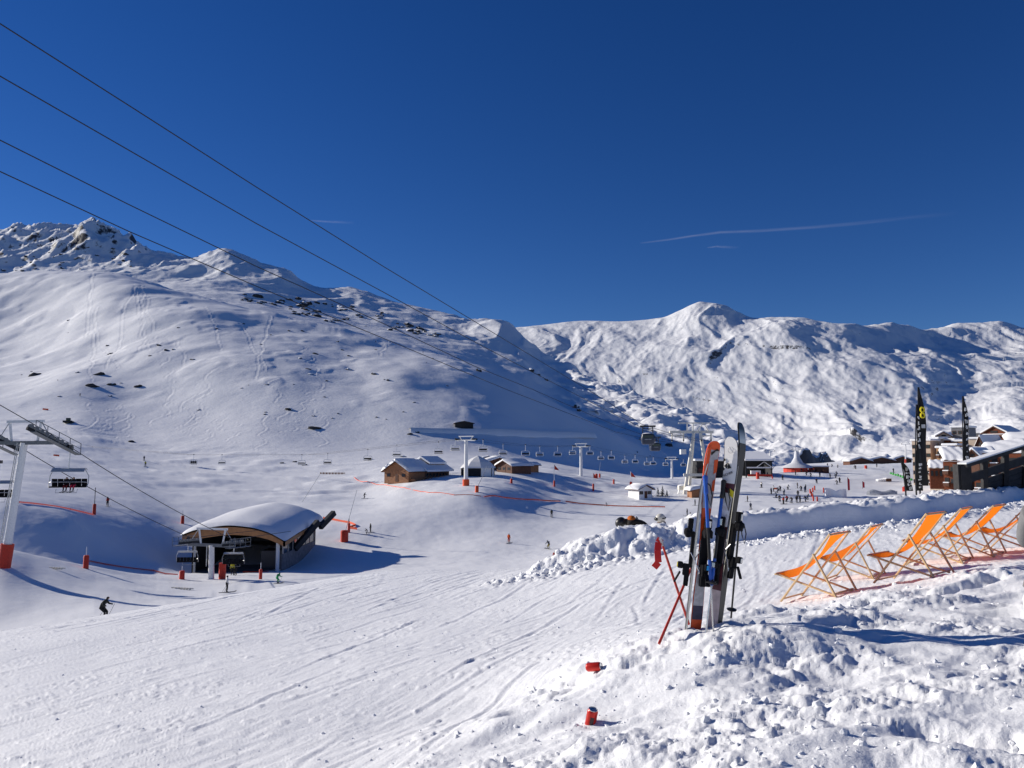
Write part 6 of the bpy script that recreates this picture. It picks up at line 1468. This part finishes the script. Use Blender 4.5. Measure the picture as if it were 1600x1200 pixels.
MB().loft([[V((x, -w_, z0_)), V((x, w_, z0_)), V((x, w_ * .8, z1_)), V((x, -w_ * .8, z1_))] for x, w_, z0_, z1_ in ((-1.9, .3, .4, .5), (-1.2, .5, .3, .95), (0, .55, .3, 1.15), (1.0, .5, .3, 1.0), (1.8, .3, .4, .6))]).build('body', M_red, t, smooth=True); MB().box((.9, 0, 1.15), (1.4, .4, .25)).build('saddle', M_black, t); MB().box((0, 0, .15), (3.6, .9, .12)).build('runner', M_white, t); MB().bar((-.5, -.5, 1.4), (-.5, .5, 1.4), .06, .06).build('handlebar', M_black, t)
# ------------------------------------------------------------------ rocks poking out of the snow (parts of the slopes they lie on)
M_rock = mat('schist_rock', (.045, .043, .045), .9, var=.5, scale=.6, spec=.15)
def rock_mesh(seed, snow):
    r = np.random.RandomState(seed); bm = bmesh.new(); bmesh.ops.create_icosphere(bm, subdivisions=2, radius=1.0)
    off = r.uniform(-9, 9, 3)
    for v in bm.verts:
        p = np.array(v.co); n_ = float(perlin(np.array([p[0] * 1.6 + off[0] + p[2]]), np.array([p[1] * 1.6 + off[1] - p[2] * .7]), seed)[0]); n2 = float(perlin(np.array([p[0] * 4 + off[0]]), np.array([p[1] * 4 + p[2] * 3 + off[1]]), seed + 3)[0])
        v.co *= 1 + .42 * n_ + .16 * n2; v.co.z *= .8
    me = bpy.data.meshes.new('rock'); me.materials.append(M_rock); me.materials.append(M_snowcap)
    bm.normal_update()
    for f in bm.faces:
        f.material_index = 1 if (f.normal.z > snow and f.calc_center_median().z > 0) else 0
    bm.to_mesh(me); bm.free(); return me
ROCKM = [rock_mesh(k, .5 + .06 * (k % 5)) for k in range(10)]
rr = random.Random(3)
def rock(u, v, w_px, h_px=None, parent=hill_o, ymin=260):
    p = hit(u, v, ymin=ymin)
    if p is None: return
    k = pxm(p.y); o = bpy.data.objects.new('rock', rr.choice(ROCKM)); C.objects.link(o); o.parent = parent
    h_px = h_px or w_px * .55
    o.location = (p.x, p.y + w_px * k * .2, ground(p.x, p.y) + h_px * k * .05); o.scale = (w_px * k * .5, w_px * k * .45, h_px * k * .62); o.rotation_euler = (rr.uniform(-.3, .3), rr.uniform(-.3, .3), rr.uniform(0, 6.28) * 0 + rr.uniform(-.5, .5))
def par(v, u):  # hill or ridge by the row hit
    return hill_o
for (u, v, w_, h_) in [(52, 587, 22, 9), (154, 586, 16, 7), (142, 604, 24, 8), (172, 602, 16, 8), (214, 605, 14, 6), (248, 540, 8, 4), (260, 548, 10, 5), (300, 562, 12, 4), (172, 553, 8, 3), (452, 641, 16, 7), (490, 670, 24, 7), (485, 585, 12, 4), (545, 578, 10, 5), (586, 585, 16, 5), (608, 595, 9, 4), (527, 534, 6, 3), (492, 553, 10, 3), (630, 714, 10, 4), (640, 679, 11, 5), (652, 676, 9, 5), (482, 577, 9, 3), (748, 580, 9, 10), (902, 637, 13, 13), (905, 642, 8, 8), (578, 718, 8, 4), (1045, 697, 12, 10), (830, 580, 9, 9), (842, 586, 6, 6), (853, 594, 7, 5), (995, 707, 4, 3), (1015, 712, 5, 3), (55, 690, 9, 3), (8, 423, 14, 6), (205, 691, 10, 5), (460, 722, 8, 3), (440, 724, 7, 3), (475, 727, 9, 3), (1190, 714, 5, 4), (1322, 720, 6, 4), (1374, 721, 6, 5)]:
    rock(u, v, w_, h_)
for k in range(46): rock(rr.uniform(20, 700), rr.uniform(500, 660), rr.uniform(2.5, 7), None)
for k in range(30): rock(rr.uniform(20, 210), rr.uniform(385, 424), rr.uniform(3, 9), None, ridge_o, 1400)
# the dark outcrop bands below the ridge
def band(u0, v0, u1, v1, n_, spread, wlo, whi):
    for k in range(n_):
        q = rr.random(); rock(lerp(u0, u1, q) + rr.gauss(0, 3), lerp(v0, v1, q) + rr.gauss(0, spread), rr.uniform(wlo, whi), None, ridge_o, 700)
band(372, 466, 440, 476, 18, 4, 5, 15); band(450, 470, 500, 486, 22, 5, 5, 16); band(455, 488, 485, 490, 8, 2, 5, 10); band(508, 476, 556, 482, 10, 3, 4, 10); band(515, 503, 555, 498, 10, 2, 4, 11); band(560, 492, 572, 500, 6, 2, 4, 9); band(585, 492, 612, 500, 10, 3, 4, 9); band(605, 512, 632, 512, 8, 3, 5, 11); band(632, 513, 688, 524, 22, 4, 5, 15)
# ------------------------------------------------------------------ loose snow clods on the bank and along the ploughed edge
def clods(name, n_, pick, smin, smax, seed):
    r = random.Random(seed); base = []
    for k in range(6):
        bm = bmesh.new(); bmesh.ops.create_icosphere(bm, subdivisions=1, radius=1)
        rs_ = random.Random(seed * 10 + k)
        for v in bm.verts: v.co *= rs_.uniform(.62, 1.2)
        bm.verts.ensure_lookup_table(); base.append((np.array([v.co[:] for v in bm.verts]), np.array([[v.index for v in f.verts] for f in bm.faces]))); bm.free()
    VS, FS, o = [], [], 0
    for k in range(n_):
        q = pick(r)
        if q is None: continue
        x, y = q; s = smin * (smax / smin) ** (r.random() ** 2.8); z = ground(x, y); vs, fs = base[r.randrange(6)]
        R3 = np.array(Matrix.Rotation(r.uniform(0, 6.28), 3, V((r.gauss(0, 1), r.gauss(0, 1), r.gauss(0, 1) + .01))))
        VS.append((vs * np.array([1, 1, .8]) * s) @ R3.T + np.array([x, y, z + s * .02])); FS.append(fs + o); o += len(vs)
    Vv = np.concatenate(VS); Ff = np.concatenate(FS); me = bpy.data.meshes.new(name); me.from_pydata(Vv.tolist(), [], Ff.tolist()); me.materials.append(M_near); me.update()
    ob = bpy.data.objects.new(name, me); C.objects.link(ob); ob['kind'] = 'stuff'; ob['label'] = 'loose clods of snow on the trodden bank'; ob['category'] = 'snow'; return ob
ex = np.array([p.x for p in edge]); ey = np.array([p.y for p in edge])
def pick_bank(r):
    for _ in range(20):
        y = 2.6 * (11.0 / 2.6) ** r.random(); s_ = r.uniform(-.2, .85); x = s_ * y
        d_, par_, sd_ = poly_dist(np.array([x]), np.array([y]), [(a, b) for a, b in zip(ex, ey)])
        dd = d_[0] * sd_[0]
        if dd > -.1 or (dd > -.9 and r.random() < .12): 
            if float(fbm(np.array([x * 1.1]), np.array([y * 1.1]), 2, 77)[0]) > r.uniform(-.5, .25): return x, y
    return None
clods('snow_clods', 800, pick_bank, .006, .038, 3)
def pick_wall(r):
    k = r.uniform(0, 4.6); i = int(k); a_, b_ = wp[i], wp[i + 1]; x = lerp(a_[0], b_[0], k - i); y = lerp(a_[1], b_[1], k - i)
    return x + r.gauss(0, .25), y + r.uniform(-.55, 1.2)
clods('ploughed_snow_clods', 260, pick_wall, .02, .11, 5)
def pick_piste(r):
    y = 3.2 * (26 / 3.2) ** r.random(); return r.uniform(-.8, .45) * y, y
clods('scattered_snow_crumbs', 900, pick_piste, .006, .025, 8)
def pick_front(r):
    k = r.uniform(4.7, 9); i = int(k); a_, b_ = wp[i], wp[min(i + 1, len(wp) - 1)]; x = lerp(a_[0], b_[0], k - i); y = lerp(a_[1], b_[1], k - i)
    return x + r.gauss(0, .3), y - abs(r.gauss(1.1, .35))
clods('crumbs_along_wall', 700, pick_front, .02, .08, 9)

# ------------------------------------------------------------------ thin contrails high in the sky
mc_m, t, b = nodes('contrail_ice'); t.nodes.remove(b)
df = t.nodes.new('ShaderNodeBsdfTranslucent'); df.inputs[0].default_value = (.9, .93, 1, 1); tp = t.nodes.new('ShaderNodeBsdfTransparent'); mx = t.nodes.new('ShaderNodeMixShader')
tc = t.nodes.new('ShaderNodeUVMap'); sp = t.nodes.new('ShaderNodeSeparateXYZ'); t.links.new(tc.outputs[0], sp.inputs[0])
nz = t.nodes.new('ShaderNodeTexNoise'); nz.inputs['Scale'].default_value = 9; mpn = t.nodes.new('ShaderNodeMapping'); mpn.inputs['Scale'].default_value = (1, .4, 1); t.links.new(tc.outputs[0], mpn.inputs[0]); t.links.new(mpn.outputs[0], nz.inputs[0])
def mth(op, a_, b_=None):
    n_ = t.nodes.new('ShaderNodeMath'); n_.operation = op
    for i, q in enumerate((a_, b_)):
        if q is None: continue
        if isinstance(q, (int, float)): n_.inputs[i].default_value = q
        else: t.links.new(q, n_.inputs[i])
    return n_.outputs[0]
vv = mth('SUBTRACT', 1.0, mth('ABSOLUTE', mth('MULTIPLY_ADD', sp.outputs[1], 2.0))); vv.node.inputs[1].default_value = 0
acr = t.nodes.new('ShaderNodeMapRange'); t.links.new(sp.outputs[1], acr.inputs[0])
s1 = mth('SINE', mth('MULTIPLY', sp.outputs[1], math.pi)); s2 = mth('SINE', mth('MULTIPLY', mth('POWER', sp.outputs[0], 0.5), math.pi))
al = mth('MULTIPLY', mth('MULTIPLY', mth('POWER', s1, 2.0), s2), mth('MULTIPLY', nz.outputs['Fac'], 0.22))
t.links.new(al, mx.inputs[0]); t.links.new(tp.outputs[0], mx.inputs[1]); t.links.new(df.outputs[0], mx.inputs[2]); t.links.new(mx.outputs[0], t.nodes['Material Output'].inputs[0])
def contrail(label, pts, w_):
    Pp = []
    for (u, v) in pts: tt = tv(v); Y = 5200 / tt; Pp.append(V((su(u, v) * Y, Y, 5200)))
    vs, fs, uv = [], [], []; n_ = len(Pp)
    for i, p in enumerate(Pp):
        d_ = (Pp[min(i + 1, n_ - 1)] - Pp[max(i - 1, 0)]).normalized(); q = V((-d_.y, d_.x, 0)).normalized()
        for s in (-1, 1): vs.append(p + q * s * w_ * (.5 + i / n_)); uv.append((i / (n_ - 1), (s + 1) / 2))
    fs = [(2 * i, 2 * i + 2, 2 * i + 3, 2 * i + 1) for i in range(n_ - 1)]
    me = bpy.data.meshes.new('contrail'); me.from_pydata([tuple(v) for v in vs], [], fs); ul = me.uv_layers.new(name='UVMap')
    for l in me.loops: ul.data[l.index].uv = uv[l.vertex_index]
    me.materials.append(mc_m); o = bpy.data.objects.new('contrail', me); C.objects.link(o); o.visible_shadow = True; return tag(o, label, 'contrail', 'thin contrails')
contrail('long thin contrail fading to the right above the far mountain', [(1000, 380), (1040, 375), (1080, 369), (1125, 363), (1180, 361), (1260, 356), (1340, 349), (1420, 340), (1500, 333)], 190)
contrail('short faint streak of cloud under the long contrail', [(1105, 387), (1120, 385), (1135, 386), (1155, 387)], 160)
contrail('short faint streak of cloud beside the highest gondola cable', [(485, 344), (505, 346), (530, 347), (555, 348)], 140)

# ------------------------------------------------------------------ groomed tracks cut across the shaded slopes
def road(name, pix, width):
    L_ = []
    for (u, v) in pix:
        p = hit(u, v, ymin=250)
        if p is not None: L_.append(p)
    fine = []
    for a_, b_ in zip(L_[:-1], L_[1:]):
        for q in range(8): fine.append(a_.lerp(b_, q / 8))
    fine.append(L_[-1]); rows = []
    for i, p in enumerate(fine):
        d_ = (fine[min(i + 1, len(fine) - 1)] - fine[max(i - 1, 0)]); d_.z = 0; d_.normalize(); n_ = V((-d_.y, d_.x, 0))
        z = max(ground(p.x + n_.x * width * f_, p.y + n_.y * width * f_) for f_ in (-.5, -.25, 0, .2)) + .25
        e = [(-.75, -4.0), (-.5, 0.0), (0, .05), (.5, .0), (.8, -3.0)]
        rows.append([(p.x + n_.x * width * f_, p.y + n_.y * width * f_, z + dz) for f_, dz in e])
    zz = np.array([r_[2][2] for r_ in rows]); k_ = np.ones(7) / 7; zs = np.convolve(np.pad(zz, 3, mode='edge'), k_, mode='valid')
    A_ = np.array(rows); A_[:, :, 2] += (zs - zz)[:, None]
    o = grid_mesh(name, A_[:, :, 0].T.copy(), A_[:, :, 1].T.copy(), A_[:, :, 2].T.copy(), M_basin); return o
road('groomed_track', [(640, 671), (680, 672), (720, 673), (770, 674), (820, 676), (870, 677), (922, 678)], 7)
road('valley_road', [(1012, 690), (985, 662), (1000, 650), (1008, 640), (995, 630), (975, 626)], 16)
road('valley_road', [(925, 645), (950, 638), (972, 633), (980, 626)], 12)
